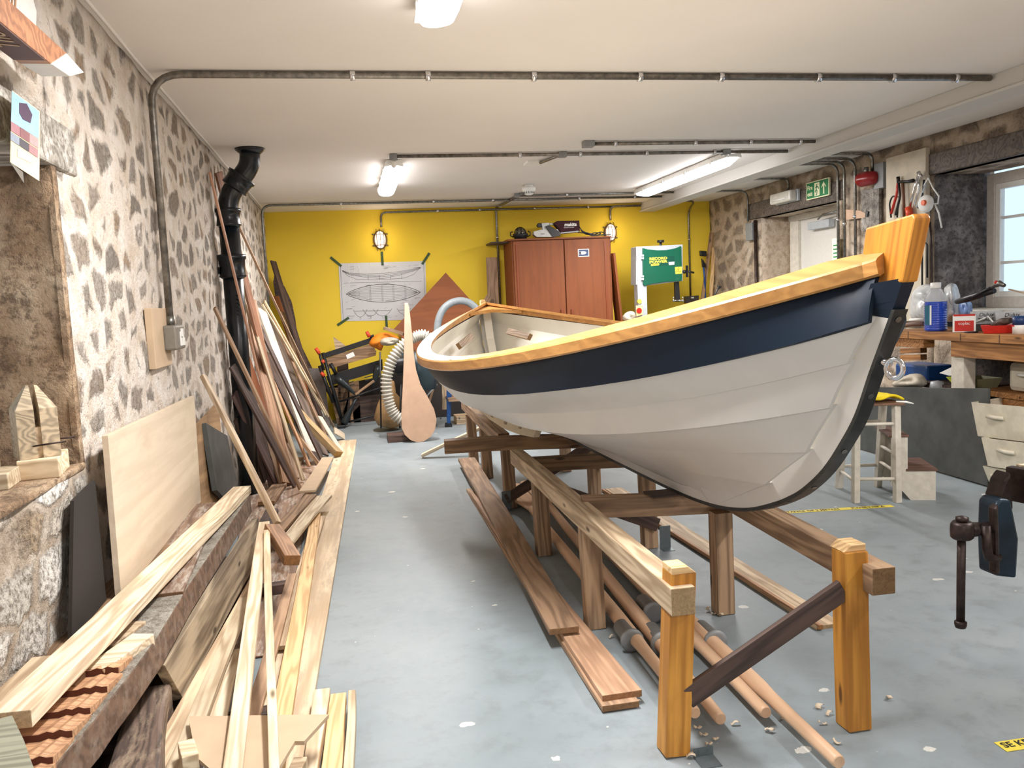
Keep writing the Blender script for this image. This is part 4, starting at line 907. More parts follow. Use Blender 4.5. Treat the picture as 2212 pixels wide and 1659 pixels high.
B_ = [ # near-left, near-right, far-right, far-left, z near, z far, thickness, material, label
 ((300, 1668), (352, 1668), (556, 1250), (538, 1250), .16, .15, .03, TAN, 'stained softwood board right of the figured board'),
 ((352, 1668), (400, 1668), (545, 1290), (520, 1290), .185, .19, .025, PINE, 'long pale board with dark patches in the middle of the pile'),
 ((450, 1548), (488, 1548), (522, 1400), (505, 1400), .13, .13, .02, PINEW, 'pale board glimpsed between the long boards'),
 ((476, 1672), (520, 1672), (583, 1128), (560, 1127), .24, .36, .022, PINEW, 'bright planed pine board slanting up through the pile'),
 ((578, 1672), (602, 1672), (584, 1145), (570, 1145), .26, .37, .022, PINE, 'narrow batten crossing beside the bright planed board'),
 ((520, 1560), (556, 1560), (640, 1240), (622, 1240), .11, .11, .02, REDBR, 'reddish board with knots beneath the narrow batten'),
 ((560, 1668), (612, 1668), (692, 1110), (672, 1108), .095, .095, .03, GOLD, 'long golden board along the plywood strip'),
 ((655, 1668), (685, 1668), (712, 1485), (676, 1485), .10, .10, .045, PINEW, 'pale beam end, first of three at the bottom edge'),
 ((690, 1668), (736, 1668), (749, 1499), (716, 1499), .085, .085, .04, GOLD, 'golden board end, middle of three at the bottom edge'),
 ((742, 1668), (764, 1668), (768, 1487), (752, 1487), .085, .085, .045, PINE, 'narrow batten end, rightmost of three at the bottom edge'),
 ((590, 1390), (618, 1398), (700, 1120), (678, 1110), .07, .07, .02, TAN, 'tan board between the golden board and the reddish board'),
 ((600, 1170), (624, 1180), (713, 1075), (690, 1066), .14, .13, .02, PINE, 'pale board behind the chunky offcut'),
 ((573, 1160), (598, 1165), (680, 1070), (662, 1064), .12, .12, .02, BROWN, 'brown board behind the chunky offcut'),
 ((318, 1668), (345, 1668), (440, 1480), (425, 1474), .09, .10, .02, PINEW, 'thin pale strip low beside the dark old timber'),
 ((500, 1250), (540, 1262), (600, 1100), (575, 1096), .08, .08, .03, DARKW, 'dark board under the bright planed board'),
 ((560, 1080), (590, 1086), (655, 990), (635, 985), .05, .05, .03, BROWN, 'dark brown board lying at the foot of the leaning timber'),
]
for nl, nr, fr, fl, zn, zf, th, m, lab in B_: W4('pile_board', nl, nr, fr, fl, zn, zf, th, m, label=lab, cat='board', seg=7)
W4('floor_sheet', (470, 1420), (600, 1420), (690, 1000), (545, 1000), .012, .012, .01, MATS['paint_spotted_board'], label='dusty brown sheet on the floor beneath the pile and leaning boards', cat='sheet', seg=2, wob=0)
W4('floor_sheet', (100, 1720), (420, 1720), (548, 1200), (470, 1200), .012, .012, .01, DARKW, label='dark sheet on the floor under the old timbers, near corner', cat='sheet', seg=2, wob=0)
W4('plywood_strip', (500, 1680), (648, 1680), (770, 950), (733, 950), .032, .032, .028, SHEET, label='long stained plywood strip along the floor edge of the timber pile', cat='plywood strip', seg=10, wob=.001)
W4('sample_board', (650, 1052), (678, 1064), (716, 995), (700, 982), .14, .12, .018, MDF, label='short tan board lying across the end of the leaning lumber', cat='board', seg=2)
board('chunky_offcut', onz(632, 1212, .30), onz(586, 1140, .36), .075, .05, wood('orange_brown_offcut', 'b07c48', '7a4e28', ring=8), up=(.2, 0, 1), label='chunky orange-brown offcut with a sawn end lying across the pile', cat='wood block', seg=2)
mb = MB(); pts = [(408, 1547), (710, 1543), (657, 1601), (637, 1601), (600, 1662), (455, 1662), (430, 1640), (419, 1612), (409, 1560)]; zz = .215
mb.prism([onz(a, b, zz) for a, b in pts], (0, 0, -.012)); mk('notched_template', mb, MDF, label='flat plywood template with a cut notch near the bottom edge of the photo', cat='template')
block('stub_post', *onz(408, 1640, .2).to_2d(), .045, .10, .10, .235, .3, PINE, 'short pine stub beside the notched template', 'wood block')
block('stub_post', *onz(640, 1662, .16).to_2d(), .04, .10, .10, .17, -.2, TAN, 'small tan stub under the corner of the notched template', 'wood block')
for i, (x0, x1, y) in enumerate(((-.9, -.35, 2.9), (-.9, -.4, 4.3))):
    board('floor_bearer', (x0, y, .03), (x1, y+.05, .03), .07, .055, DARKW, label=('front', 'rear')[i]+' dark bearer laid across the floor under the pile', cat='bearer', seg=1)
# ------------------------------------------------------------------ CAST IRON DRAINPIPE
dp = thing('drainpipe', (-.90, 6.9, 0), 'black cast iron drainpipe with a swept offset at the ceiling', 'drainpipe')
px0 = -.87; yp = 6.9
mb = MB(); mb.tube([(px0+.0, yp, 0), (px0, yp, 2.2)], .078, 22); mb.tube(bend([(px0, yp, 2.15), (px0+.005, yp, 2.36), (px0+.19, yp, 2.60), (px0+.20, yp, ZC-.002)], .12, 8), .078, 22); mk('pipe', mb, IRON, dp)
def coll(z, x=px0, tilt=None, r=.1, h=.09):
    ax = V(tilt or (0, 0, 1)).normalized(); c = V((x, yp, z)); mb = MB()
    mb.lathe([(.079, -h*.75), (r, -h*.6), (r*.96, -h*.5), (r*.92, 0), (r*.96, h*.45), (r*1.05, h*.55), (r*1.05, h*.8), (.079, h*.85)], c, ax, 24); mk('collar', mb, IRON, dp)
coll(1.82, r=.105, h=.12); coll(2.2, r=.095); coll(2.47, px0+.09, (.6, 0, .8), r=.108, h=.08)
mb = MB(); mb.lathe([(.079, -.04), (.11, -.012), (.115, 0)], (px0+.2, yp, ZC-.001), n=24); mk('ceiling_flange', mb, IRON, dp)
mb = MB(); mb.box((XL+.0, yp-.02, 1.78), (px0-.07, yp+.02, 1.82)); mb.box((px0-.13, yp-.05, 1.775), (px0-.1, yp+.05, 1.825)); mk('wall_bracket', mb, IRON, dp)
mb = MB()
for k in range(6): mb.box((px0+.02-k*.001, yp-.082, 1.60-.03*k), (px0+.05, yp-.074, 1.615-.03*k))
mk('cast_mark', mb, IRON, dp)
# ------------------------------------------------------------------ LEANING LUMBER
def wallx(px, py, x=-.90): return onx(px, py, x)
def wally(px, py, y=YB-.12): return ony(px, py, y)
L_ = [ # bottom(px,z), top (point), width, thickness, mat, label
 (onz(722, 928, .02), onx(518, 490, -.86), .03, .02, REDBR, 'long thin red-brown stick leaning highest across the far corner'),
 (onz(650, 1062, .02), onx(464, 665, -.90), .035, .02, REDBR, 'thin red-brown stick crossing in front of the drainpipe'),
 (onz(600, 1137, .30), onx(438, 812, -.935), .035, .03, TAN, 'light batten leaning on the left wall right of the plywood sheet'),
 (onz(560, 800, 1.0) if False else V((-.62, 6.55, .55)), onx(452, 372, -.93), .02, .015, wood('reddish_lath', 'c48a60', '9a6440', ring=4, knots=False), 'very thin lath rising in front of the drainpipe to its bend'),
 (onz(622, 1048, .02), onx(540, 645, -.88), .135, .025, wood('knotty_brown_pine', 'b98452', '8a5a30', ring=5, var=.02), 'knotty brown pine board leaning right of the drainpipe'),
 (onz(683, 1000, .02), onx(563, 668, -.86), .11, .022, WPAINT, 'white painted board leaning in the middle of the lumber'),
 (onz(731, 988, .03), V((-.83, 8.95, .72)), .10, .06, wood('rough_yellow_timber', 'cfa864', '96703a', ring=6), 'short thick rough-ended timber leaning lowest at the front'),
 (onz(720, 868, .02) if False else V((-.33, 9.7, .25)), onx(566, 656, -.84), .03, .018, PINE, 'pair of thin pale laths, front one'),
 (V((-.30, 9.8, .22)), onx(570, 650, -.82), .03, .018, TAN, 'pair of thin pale laths, rear one'),
 (onz(700, 1002, .02), onx(548, 690, -.9), .05, .02, DARKW, 'narrow dark board beside the white one'),
 (onz(668, 1010, .02), onx(545, 730, -.9), .03, .02, TRIMW, 'slim orange strip beside the white board'),
 (onz(640, 1050, .02), onx(500, 790, -.92), .09, .02, DARKW, 'dark stained board left of the knotty pine'),
 (onz(603, 1048, .02), onx(505, 850, -.92), .10, .02, wood('purple_brown_board', '5e4440', '3a2826', ring=4, knots=False), 'purple-brown board low beside the drainpipe'),
 (onz(575, 1040, .02), onx(520, 860, -.91), .09, .025, DARKW, 'dark grey board at the foot of the drainpipe'),
 (onz(545, 1052, .02), onx(522, 950, -.90), .10, .02, GREYW, 'weathered grey board end at the foot of the drainpipe'),
 (onz(690, 950, .02), V((-.80, 10.7, 1.45)), .05, .02, BROWN, 'brown board leaning behind the white board'),
 (onz(708, 940, .02), V((-.75, 10.8, 1.35)), .07, .02, DARKW, 'dark board leaning behind the pale laths'),
 (onz(700, 930, .02), ony(578, 565, 10.85), .10, .02, DARKW, 'tall dark board leaning in the far corner'),
 (onz(690, 920, .02), ony(588, 640, 10.9), .10, .02, REDPLY, 'dark red board leaning under the shaped board'),
 (onz(738, 975, .02), onz(690, 900, .35), .07, .015, PLY, 'short pale offcut leaning by the thick rough timber'),
 (onz(744, 945, .02), onz(722, 930, .12), .09, .015, PLY, 'small pale offcut at the end of the plywood strip'),
 (onz(700, 1020, .05), onz(640, 935, .30), .03, .03, BROWN, 'short brown stick leaning low between the boards'),
 (onz(715, 968, .02), onx(590, 690, -.80), .04, .02, wood('medium_brown_lath', '9c7450', '6e4c30', ring=5, knots=False), 'medium brown lath right of the white board'),
 (V((-.55, 7.6, .02)), onx(520, 600, -.91), .06, .02, BROWN, 'brown board leaning behind the knotty pine board'),
 (V((-.6, 7.3, .02)), onx(515, 730, -.93), .12, .02, REDPLY, 'red-brown offcut standing behind the drainpipe side'),
 (V((-.62, 7.9, .02)), onx(473, 372, -.95), .10, .022, wood('dark_orange_board', '9c6034', '6a3c1c', ring=4, knots=False), 'tall orange-brown board standing behind the drainpipe against the wall'),
 (onz(655, 1040, .02), onx(528, 640, -.88), .04, .02, TAN, 'tan strip at the left edge of the knotty pine board'),
]
_e = ['dark board in the shadows behind the white painted board', 'brown board edge between the knotty pine and the purple-brown board', 'dark narrow board low in front of the drainpipe base', 'brown batten half hidden behind the thick rough timber', 'reddish board half hidden right of the knotty pine', 'dark board behind the pale laths', 'black-brown board close to the drainpipe', 'grey-brown board at the rear of the lumber stack', 'tan lath between dark boards']
for i, (pb, pt, w, m) in enumerate([((690, 1000), (560, 760), .12, DARKW), ((612, 1050), (520, 780), .07, BROWN), ((566, 1052), (508, 905), .07, DARKW), ((716, 975), (628, 860), .05, BROWN), ((640, 1035), (552, 750), .06, REDBR), ((706, 955), (600, 760), .10, DARKW), ((590, 1050), (500, 700), .11, DARKW), ((700, 985), (575, 700), .12, wood('grey_brown_board', '7c6656', '4c3c32', ring=4, knots=False)), ((655, 1030), (540, 760), .02, TAN)]):
    L_.append((onz(*pb, .02), onx(*pt, -.93), w, .02, m, _e[i]))
for A, B, w, th, m, lab in L_:
    if B.y > 11.0: B = A+(B-A)*((11.0-A.y)/(B.y-A.y))
    if B.x < -.9 and B.y > 7.5: B = V((-.88, B.y, B.z))
    board('leaning_board', A+V((0, 0, th*.5)), B, w, th, m, up=(.75, -.45, .5), label=lab, cat='board', seg=5)
# shaped dark board (rudder pattern) leaning on the yellow wall
mb = MB(); ol = [(593, 590), (600, 598), (615, 620), (630, 652), (638, 690), (641, 715), (650, 745), (676, 798), (664, 798), (632, 745), (598, 660), (590, 610)]
mb.prism([ony(a, b, 11.02) for a, b in ol], (0, .02, 0)); mk('shaped_board', mb, DARKW, label='dark board with a curved edge leaning on the yellow wall in the corner', cat='board')
sheet('grey_card', ony(655, 925, 10.6), ony(712, 920, 10.5), ony(700, 798, 10.9), ony(640, 796, 10.95), .01, plain('grey_board', '77706c', .7), label='grey board sheet standing behind the leaning timber', cat='sheet')
t = thing('picture_frame', ony(690, 905, 10.3), 'small pale frame leaning behind the timber near the workbenches', 'frame')
mb = MB(); mb.prism([ony(a, b, 10.3) for a, b in ((663, 845), (684, 842), (700, 902), (680, 905))], (0, .02, 0)); mk('frame_panel', mb, WHITE, t)
mb = MB(); mb.prism([ony(a, b, 10.28) for a, b in ((668, 862), (682, 858), (690, 880), (676, 884))], (0, .01, 0)); mk('frame_inset', mb, BROWN, t)
# ------------------------------------------------------------------ BACK WALL: drawing
yw = YB-.004
t = thing('boat_drawing', ony(825, 690, yw), 'large boat plan drawing taped to the yellow wall', 'poster')
PC = [(731, 569), (919, 564), (922, 690), (738, 694)]
def dpt(u, v, dy=0):
    a = lerp(ony(*PC[0], yw), ony(*PC[1], yw), u); b = lerp(ony(*PC[3], yw), ony(*PC[2], yw), u); p = lerp(a, b, v); p.y = yw-.003-dy; return p
mb = MB(); mb.prism([dpt(0, 0), dpt(1, 0), dpt(1, 1), dpt(0, 1)], (0, .002, 0)); mk('paper_sheet', mb, PAPER, t)
def lines(nm, pls, r, m):
    mb = MB()
    for pl in pls: mb.tube([dpt(u, v, .0015) for u, v in pl], r, 4, caps=False)
    for v in mb.b.verts: v.co.y = max(v.co.y, yw-.0052)
    mk(nm, mb, m, t)
def el(u0, u1, vc, h, s, n=24): return [(u0+(u1-u0)*k/n, vc+s*h*(math.sin(math.pi*k/n)**.75)) for k in range(n+1)]
lines('plan_view', [el(.07, .93, .53, .155, 1), el(.07, .93, .53, .155, -1)], .0045, INK)
pl = [el(.09, .9, .53, h, s) for h in (.12, .09, .06, .03) for s in (-1, 1)]
for u in (.34, .48, .61, .75): pl += [[(u, .39), (u, .67)], [(u+.012, .39), (u+.012, .67)]]
pl += [[(.14, .50), (.22, .50)], [(.14, .56), (.22, .56)], [(.22, .50), (.22, .56)], [(.07, .53), (.93, .53)]]
lines('plan_planking', pl, .002, INKL)
sh = [(.04, .12), (.12, .17), (.3, .19), (.5, .19), (.7, .165), (.85, .13), (.94, .10)]
pl = [sh, [(.04, .12), (.1, .22), (.2, .28), (.4, .30), (.6, .29), (.75, .28), (.86, .22), (.94, .10)]]
pl += [[(u, v+(.03*k)*(1-abs(u-.5)*1.7)) for u, v in sh] for k in (1, 2, 3)]
pl += [[(.05, .34), (.95, .34)], [(.02, .03), (.02, .97)], [(.98, .03), (.98, .97)]]
pl += [[(u, .22), (u, .30)] for u in (.33, .46, .59, .72)]
lines('side_view', pl, .0022, INK)
for cx_, w_, h_ in ((.22, .08, .13), (.34, .09, .12), (.48, .11, .12), (.73, .08, .10)):
    lines('section_view', [[(cx_-w_+2*w_*k/12, .80+h_*(1-abs(k/6-1)**2.2)) for k in range(13)], [(cx_-w_*.8, .83), (cx_+w_*.8, .83)], [(cx_, .80+h_), (cx_, .80+h_+.05)]], .0025, INK)
pl = []
rg = random.Random(5)
for k in range(46):
    u = rg.choice((.06, .09, .5, .52, .7, .72, .86, .3, .62, .12, .8)); v = rg.choice((.06, .08, .1, .36, .38, .62, .66, .70, .74, .9, .92, .95, .78)); pl.append([(u, v+rg.random()*.02), (u+.02+rg.random()*.06, v+rg.random()*.005)])
lines('plan_notes', pl, .0018, INKL)
lines('plastic_crease', [[(.11, .02), (.13, .3), (.10, .36), (.01, .41)], [(.18, .02), (.17, .25), (.15, .33)], [(.21, .02), (.24, .2), (.29, .27)], [(.55, .02), (.58, .18)], [(.93, .0), (.94, .12)], [(.99, .13), (.96, .33)], [(.31, .1), (.32, .2)], [(.36, .0), (.365, .08)]], .004, WHITE)
for u, v, a in ((-.02, -.02, .75), (.50, -.05, 1.57), (1.0, -.03, 2.2), (.01, 1.01, 2.6), (.52, 1.05, 1.57)):
    p = dpt(u, v, .003); mb = MB(); wm_ = face_mat(p, (math.cos(a), 0, -math.sin(a)), (math.sin(a), 0, math.cos(a))); mb.box((-.10, -.016, -.0005), (.08, .016, .0005)); mk('green_tape', mb, TAPEG, t, wmat=wm_)
# big red-brown sheet on its corner
pts = [ony(963, 589, 10.95), ony(1040, 680, 10.95), ony(1000, 800, 10.9), ony(905, 790, 10.85), ony(840, 705, 10.9)]
mb = MB(); mb.prism([ony(963, 589, 11.0), ony(1042, 676, 10.98), ony(940, 800, 10.9), ony(850, 712, 10.92)], (0, .02, 0)); mk('red_ply_sheet', mb, REDPLY, label='red-brown plywood sheet standing on its corner right of the drawing', cat='plywood sheet')
board('upright_board', ony(1062, 556, 11.05), ony(1066, 700, 11.0)-V((0, 0, 1.18)), .15, .02, REDBR, up=(0, -1, 0), label='upright brown board between the conduit and the red-brown sheet', cat='board')
board('slanting_board', ony(1058, 640, 10.95), ony(1020, 700, 10.9), .09, .02, BROWN, up=(0, -1, 0), label='slanting brown offcut at the foot of the upright brown board', cat='board', seg=1)
# ------------------------------------------------------------------ folded workbenches
wb = thing('folding_workbench', onz(738, 922, 0), 'folded black portable workbench with orange tipped clamps leaning by the yellow wall', 'portable workbench')
Y_ = 10.45
def P(x, y, d=0): return ony(x, y, Y_+d)
def strip(nm, a, b, c, d, m, th=.03, dd=0, par=None, lab=None, bev=.002):
    mb = MB(); mb.prism([P(*a, dd), P(*b, dd), P(*c, dd), P(*d, dd)], (0, th, 0)); return mk(nm, mb, m, par or wb, label=lab, bevel=bev)
strip('jaw_board', (703, 787), (813, 757), (812, 768), (706, 798), BROWN, lab='worn brown jaw board')
strip('jaw_board', (697, 764), (803, 729), (806, 740), (701, 775), BLACK, .04)
strip('jaw_face', (701, 776), (806, 741), (811, 757), (705, 790), BROWN, .03, .01)
strip('crossbar', (704, 813), (826, 776), (827, 800), (712, 834), BLACK, .03)
for k in range(3):
    for s in range(2):
        a = 740+s*45+k*2; b = 823-s*14+k*6; strip('crossbar_rib', (a, b), (a+22, b-6), (a+22, b-4), (a, b+2), plain('dark_steel', '3c4244', .35, .6), .01, -.012, bev=0)
for a, b in (((697, 762), (742, 920)), ((690, 790), (720, 870)), ((714, 785), (726, 808))):
    mb = MB(); mb.tube([P(*a, -.02), P(*b, -.02)], .022, 8); mk('leg', mb, BLACK, wb)
mb = MB(); mb.tube([P(718, 850, .05), P(742, 918, .05)], .02, 8); mk('leg', mb, BLACK, wb)
for a, b in (((727, 815), (768, 852)), ((770, 860), (742, 915)), ((818, 790), (805, 835))):
    mb = MB(); p0, p1 = P(*a, -.05), P(*b, -.05); mb.tube([p0, lerp(p0, p1, .25), lerp(p0, p1, .9), p1], [.045, .05, .02, .016] if a[1] < 850 else [.016, .02, .05, .05], 6); mk('folding_brace', mb, plain('dark_steel', '3c4244', .35, .6), wb)
for a, b in (((733, 868), (820, 838)), ((738, 915), (820, 895))):
    mb = MB(); mb.tube([P(*a, .02), P(*b, .02)], .014, 6); mk('rail', mb, BLACK, wb)
for a, b in (((682, 752), (690, 764)), ((792, 716), (798, 728)), ((696, 778), (699, 784)), ((693, 805), (701, 812))):
    mb = MB(); mb.tube([P(*a, -.04), P(*b, -.04)], .022, 8); mk('clamp_peg', mb, plain('orange_red_plastic', 'e0502c', .4), wb, label='orange clamp peg')
for a, b in (((690, 764), (700, 800)), ((798, 728), (808, 725))):
    mb = MB(); mb.tube([P(*a, -.04), P(*b, -.04)], .016, 8); mk('clamp_stem', mb, BLACK, wb)
strip('printed_label', (747, 767), (763, 760), (767, 769), (750, 776), WHITE, .002, -.003, bev=0)
mb = MB(); mb.box(tuple(P(735, 930)-V((.03, .12, 0)))[:2]+(0,), tuple(P(735, 930)+V((.07, .1, 0)))[:2]+(.04,)); mk('foot', mb, BLACK, wb, bevel=.01)
for i, (pp, m, lab) in enumerate((([(712, 838), (745, 838), (748, 915), (728, 915)], MATS['red_brown_timber'], 'brown board scrap seen through the folded workbench'), ([(745, 830), (775, 822), (780, 918), (748, 920)], BROWN, 'brown plywood scrap behind the workbench brace'), ([(728, 790), (752, 780), (758, 915), (732, 915)], DARKW, 'dark box scrap behind the jaw board'), ([(760, 860), (830, 850), (835, 915), (765, 922)], DARKW, 'dark crate side standing on the floor behind the workbench'))):
    mb = MB(); mb.prism([ony(a, b, 10.8) for a, b in pp], (0, .03, 0)); mk('board_scrap', mb, m, label=lab, cat='board')
mb = MB(); mb.prism([ony(a, b, 10.9) for a, b in ((720, 727), (745, 746), (760, 915), (750, 915))], (0, .02, 0)); mk('board_scrap', mb, TAN, label='pale pointed scrap sticking up behind the workbench', cat='board')
board('short_stick', ony(768, 852, 10.35), ony(808, 822, 10.35), .03, .02, BROWN, up=(0, -1, 0), label='short brown stick behind the workbench brace', cat='stick', seg=1)
# cloths
def blob(nm, pts, y, th, m, lab, cat):
    mb = MB(); n = len(pts); c = V((sum(p[0] for p in pts)/n, sum(p[1] for p in pts)/n, 0)); rings = []
    for f, d in ((1, 0), (.8, -th*.45), (.5, -th*.7), (.2, -th*.6)):
        rings.append([ony(c.x+(p[0]-c.x)*f, c.y+(p[1]-c.y)*f, y+d*(1+.35*math.sin(i*2.4+f*3))) for i, p in enumerate(pts)])
    R = [[mb.b.verts.new(p) for p in r] for r in rings]
    for a, b in zip(R, R[1:]):
        for k in range(n): mb.b.faces.new((a[k], a[(k+1) % n], b[(k+1) % n], b[k])).smooth = True
    mb.b.faces.new(R[-1]); bk_ = [mb.b.verts.new(v.co+V((0, th*.4, 0))) for v in R[0]]
    for k in range(n): mb.b.faces.new((R[0][(k+1) % n], R[0][k], bk_[k], bk_[(k+1) % n]))
    mb.b.faces.new(bk_[::-1]); return mk(nm, mb, m, label=lab, cat=cat, sub=1)
blob('orange_cloth', [(793, 742), (808, 722), (830, 715), (850, 722), (866, 728), (862, 736), (840, 738), (826, 745), (826, 764), (812, 752), (800, 750)], 10.2, .18, ORANGE, 'crumpled orange cloth on the end of the workbench', 'cloth')
blob('folded_cloth', [(818, 738), (826, 729), (846, 727), (866, 731), (862, 740), (848, 748), (824, 748)], 10.05, .14, CLOTHG, 'folded grey-white cloth beside the orange cloth', 'cloth')
board('pale_block', ony(830, 708, 10.05), ony(872, 722, 9.95), .05, .035, REDBR, up=(0, 0, 1), label='red and pale timber offcut lying over the orange cloth', cat='wood block', seg=1)
# ------------------------------------------------------------------ dust extractor
ex = thing('dust_extractor', (.45, 9.7, 0), 'dust extractor with brown bag, grey drum and ribbed hose, behind the paddle blank', 'dust extractor')
mb = MB(); mb.lathe([(.05, .0), (.17, .05), (.2, .14), (.17, .28), (.10, .42), (.06, .52), (.05, .56)], ony(845, 925, 9.9), n=20)
for v in mb.b.verts: v.co += V((.02*math.sin(v.co.z*31+v.co.x*20), .02*math.cos(v.co.z*23), 0))
mk('dust_bag', mb, BAG, ex, label='brown cloth dust bag')
mb = MB(); mb.cyl(ony(905, 800, 9.75)+V((0, 0, -.22)), ony(905, 800, 9.75)+V((0, 0, .22)), .2, n=24); mk('drum', mb, plain('dark_teal_drum', '2e4048', .35), ex)
mb = MB(); mb.cyl(ony(850, 790, 9.5), ony(885, 786, 9.5), .1, n=20); mb.box(tuple(ony(858, 812, 9.45)), tuple(ony(880, 780, 9.6))); mk('fan_motor', mb, BLACK, ex, bevel=.006)
hp = [(828, 0)]; hose = [ony(a, b, 9.25) for a, b in ((935, 738), (915, 724), (893, 730), (868, 748), (846, 780), (835, 820), (838, 862), (852, 895), (880, 915))]
sm = []
for i in range(len(hose)-1):
    p_1, p0, p1, p2 = hose[max(i-1, 0)], hose[i], hose[i+1], hose[min(i+2, len(hose)-1)]
    for k in range(21):
        u = k/21; sm.append(.5*(2*p0+(p1-p_1)*u+(2*p_1-5*p0+4*p1-p2)*u*u+(3*p0-p_1-3*p1+p2)*u**3))
mb = MB(); mb.tube(sm, [.066 if k % 4 < 2 else .048 for k in range(len(sm))], 14); mk('ribbed_hose', mb, plain('ribbed_hose_grey', 'bdb8ac', .5), ex)
mb = MB(); mb.box((.42, 9.1, 0), (.78, 9.5, .035)); mk('base_board', mb, plain('dark_base', '2a2c2e', .6), ex, bevel=.004)
mb = MB(); mb.box((.33, 8.95, .0), (.70, 9.25, .07)); mk('base_block', mb, DARKW, label='dark low plinth under the dust extractor with a dusty top', cat='plinth')
for x in (838, 846):
    mb = MB(); mb.tube([ony(821, 700+60, 9.35), ony(823, 925, 9.35)] if x == 838 else [ony(866, 830, 9.4), ony(864, 925, 9.4)], .01, 6); mk('bag_strut', mb, BLACK, ex)
mb = MB()
for a, b in (((944, 830), (900, 880)), ((885, 830), (885, 900))): mb.tube([ony(*a, 9.9), ony(*b, 9.9)], .01, 6)
mk('wire_strut', mb, GREYM, ex)
# big grey hose arc
hs_ = [ony(a, b, 9.7) for a, b in ((945, 760), (945, 705), (955, 672), (975, 654), (1000, 650), (1022, 660), (1045, 690), (1050, 740))]
sm = []
for i in range(len(hs_)-1):
    p_1, p0, p1, p2 = hs_[max(i-1, 0)], hs_[i], hs_[i+1], hs_[min(i+2, len(hs_)-1)]
    for k in range(6):
        u = k/6; sm.append(.5*(2*p0+(p1-p_1)*u+(2*p_1-5*p0+4*p1-p2)*u*u+(3*p0-p_1-3*p1+p2)*u**3))
mb = MB(); mb.tube(sm, .042, 14); mk('grey_hose', mb, GREYH, label='smooth grey hose arching up behind the stern of the boat', cat='hose')
# paddle-shaped plywood blank
ol = [(874, 656), (881, 655), (884, 664), (887, 690), (891, 730), (894, 765), (899, 800), (909, 832), (925, 860), (938, 885), (943, 906), (940, 928), (930, 944), (915, 954), (902, 956), (887, 951), (875, 940), (868, 925), (867, 900), (870, 840), (873, 760)]
mb = MB(); lo_ = 8.95
pp = []
for a, b in ol:
    p = ony(a, b, 8.9); f = p.z/1.45; p = ony(a, b, 8.85+.35*f); pp.append(p)
mb.prism([p for p in pp], (.0, .022, .006)); mk('rudder_blank', mb, PINK, label='tall pinkish plywood blank shaped like a paddle, standing on its round end', cat='plywood shape', bevel=.002)
# blue stand and machine wheels behind the stern
t = thing('blue_stand', ony(1020, 915, 9.8), 'blue steel machine stand leg with a black foot behind the boat stern', 'machine stand')
mb = MB(); mb.prism([ony(a, b, 9.8) for a, b in ((965, 832), (976, 835), (973, 918), (966, 918))], (0, .05, 0)); mk('leg', mb, BLUEP, t)
mb = MB(); mb.prism([ony(a, b, 9.78) for a, b in ((963, 915), (976, 915), (977, 923), (962, 923))], (0, .08, 0)); mk('foot', mb, BLACK, t)
mb = MB(); mb.prism([ony(a, b, 9.7) for a, b in ((968, 861), (1004, 858), (1004, 866), (969, 868))], (0, .3, 0)); mk('shelf', mb, REDBR, t)
for i, (a, b, r) in enumerate(((992, 892, .085), (952, 905, .10))):
    t = thing('castor_wheel', (ony(a, b, 9.9).x, 9.9, 0), ('black wheel right of the blue leg', 'black wheel beside the paddle blank')[i], 'wheel'); c = ony(a, b, 9.9); c.z = r-.002
    mb = MB(); mb.lathe([(.03, 0), (r*.8, .0), (r, .012), (r, .04), (r*.8, .05), (.03, .05)], c, (0, 1, 0), 24); mk('tyre', mb, BLACK, t)
    mb = MB(); mb.ball(c-V((0, .004, 0)), .012); mk('hub_cap', mb, STEEL, t)
board('upright_batten', ony(959, 832, 10.0), ony(960, 885, 10.0), .055, .02, TAN, up=(0, -1, 0), label='upright tan batten left of the blue leg', cat='batten', seg=1)
board('upright_batten', ony(938, 830, 10.1), V((.80, 10.1, .01)), .03, .02, REDBR, up=(0, -1, 0), label='slanting red-brown batten behind the paddle blank', cat='batten', seg=1)
mb = MB(); mb.prism([ony(a, b, 10.95) for a, b in ((700, 838), (832, 812), (880, 760), (900, 800), (900, 905), (748, 915))], (0, .04, 0)); mk('shade_sheet', mb, MATS['near_black_shade'], label='near black sheet painting the shadow behind the folded workbench', cat='sheet')  # sheet added as a painted black shadow behind the workbench
mb = MB(); mb.box((.80, 10.72, 0), (1.95, 11.15, ony(940, 800, 10.9).z)); mk('cardboard_box', mb, plain('shade_dark_crate', '2c2624', .8), label='dark crate painting in the shade behind the boat stern', cat='crate', bevel=.01)  # crate made wide and dark to paint the black shade by the stern
mb = MB(); mb.box((1.2, 9.95, 0), (1.75, 10.25, .09)); mk('pale_plinth', mb, TAN, label='tan wooden plinth behind the blue leg', cat='plinth', bevel=.004)
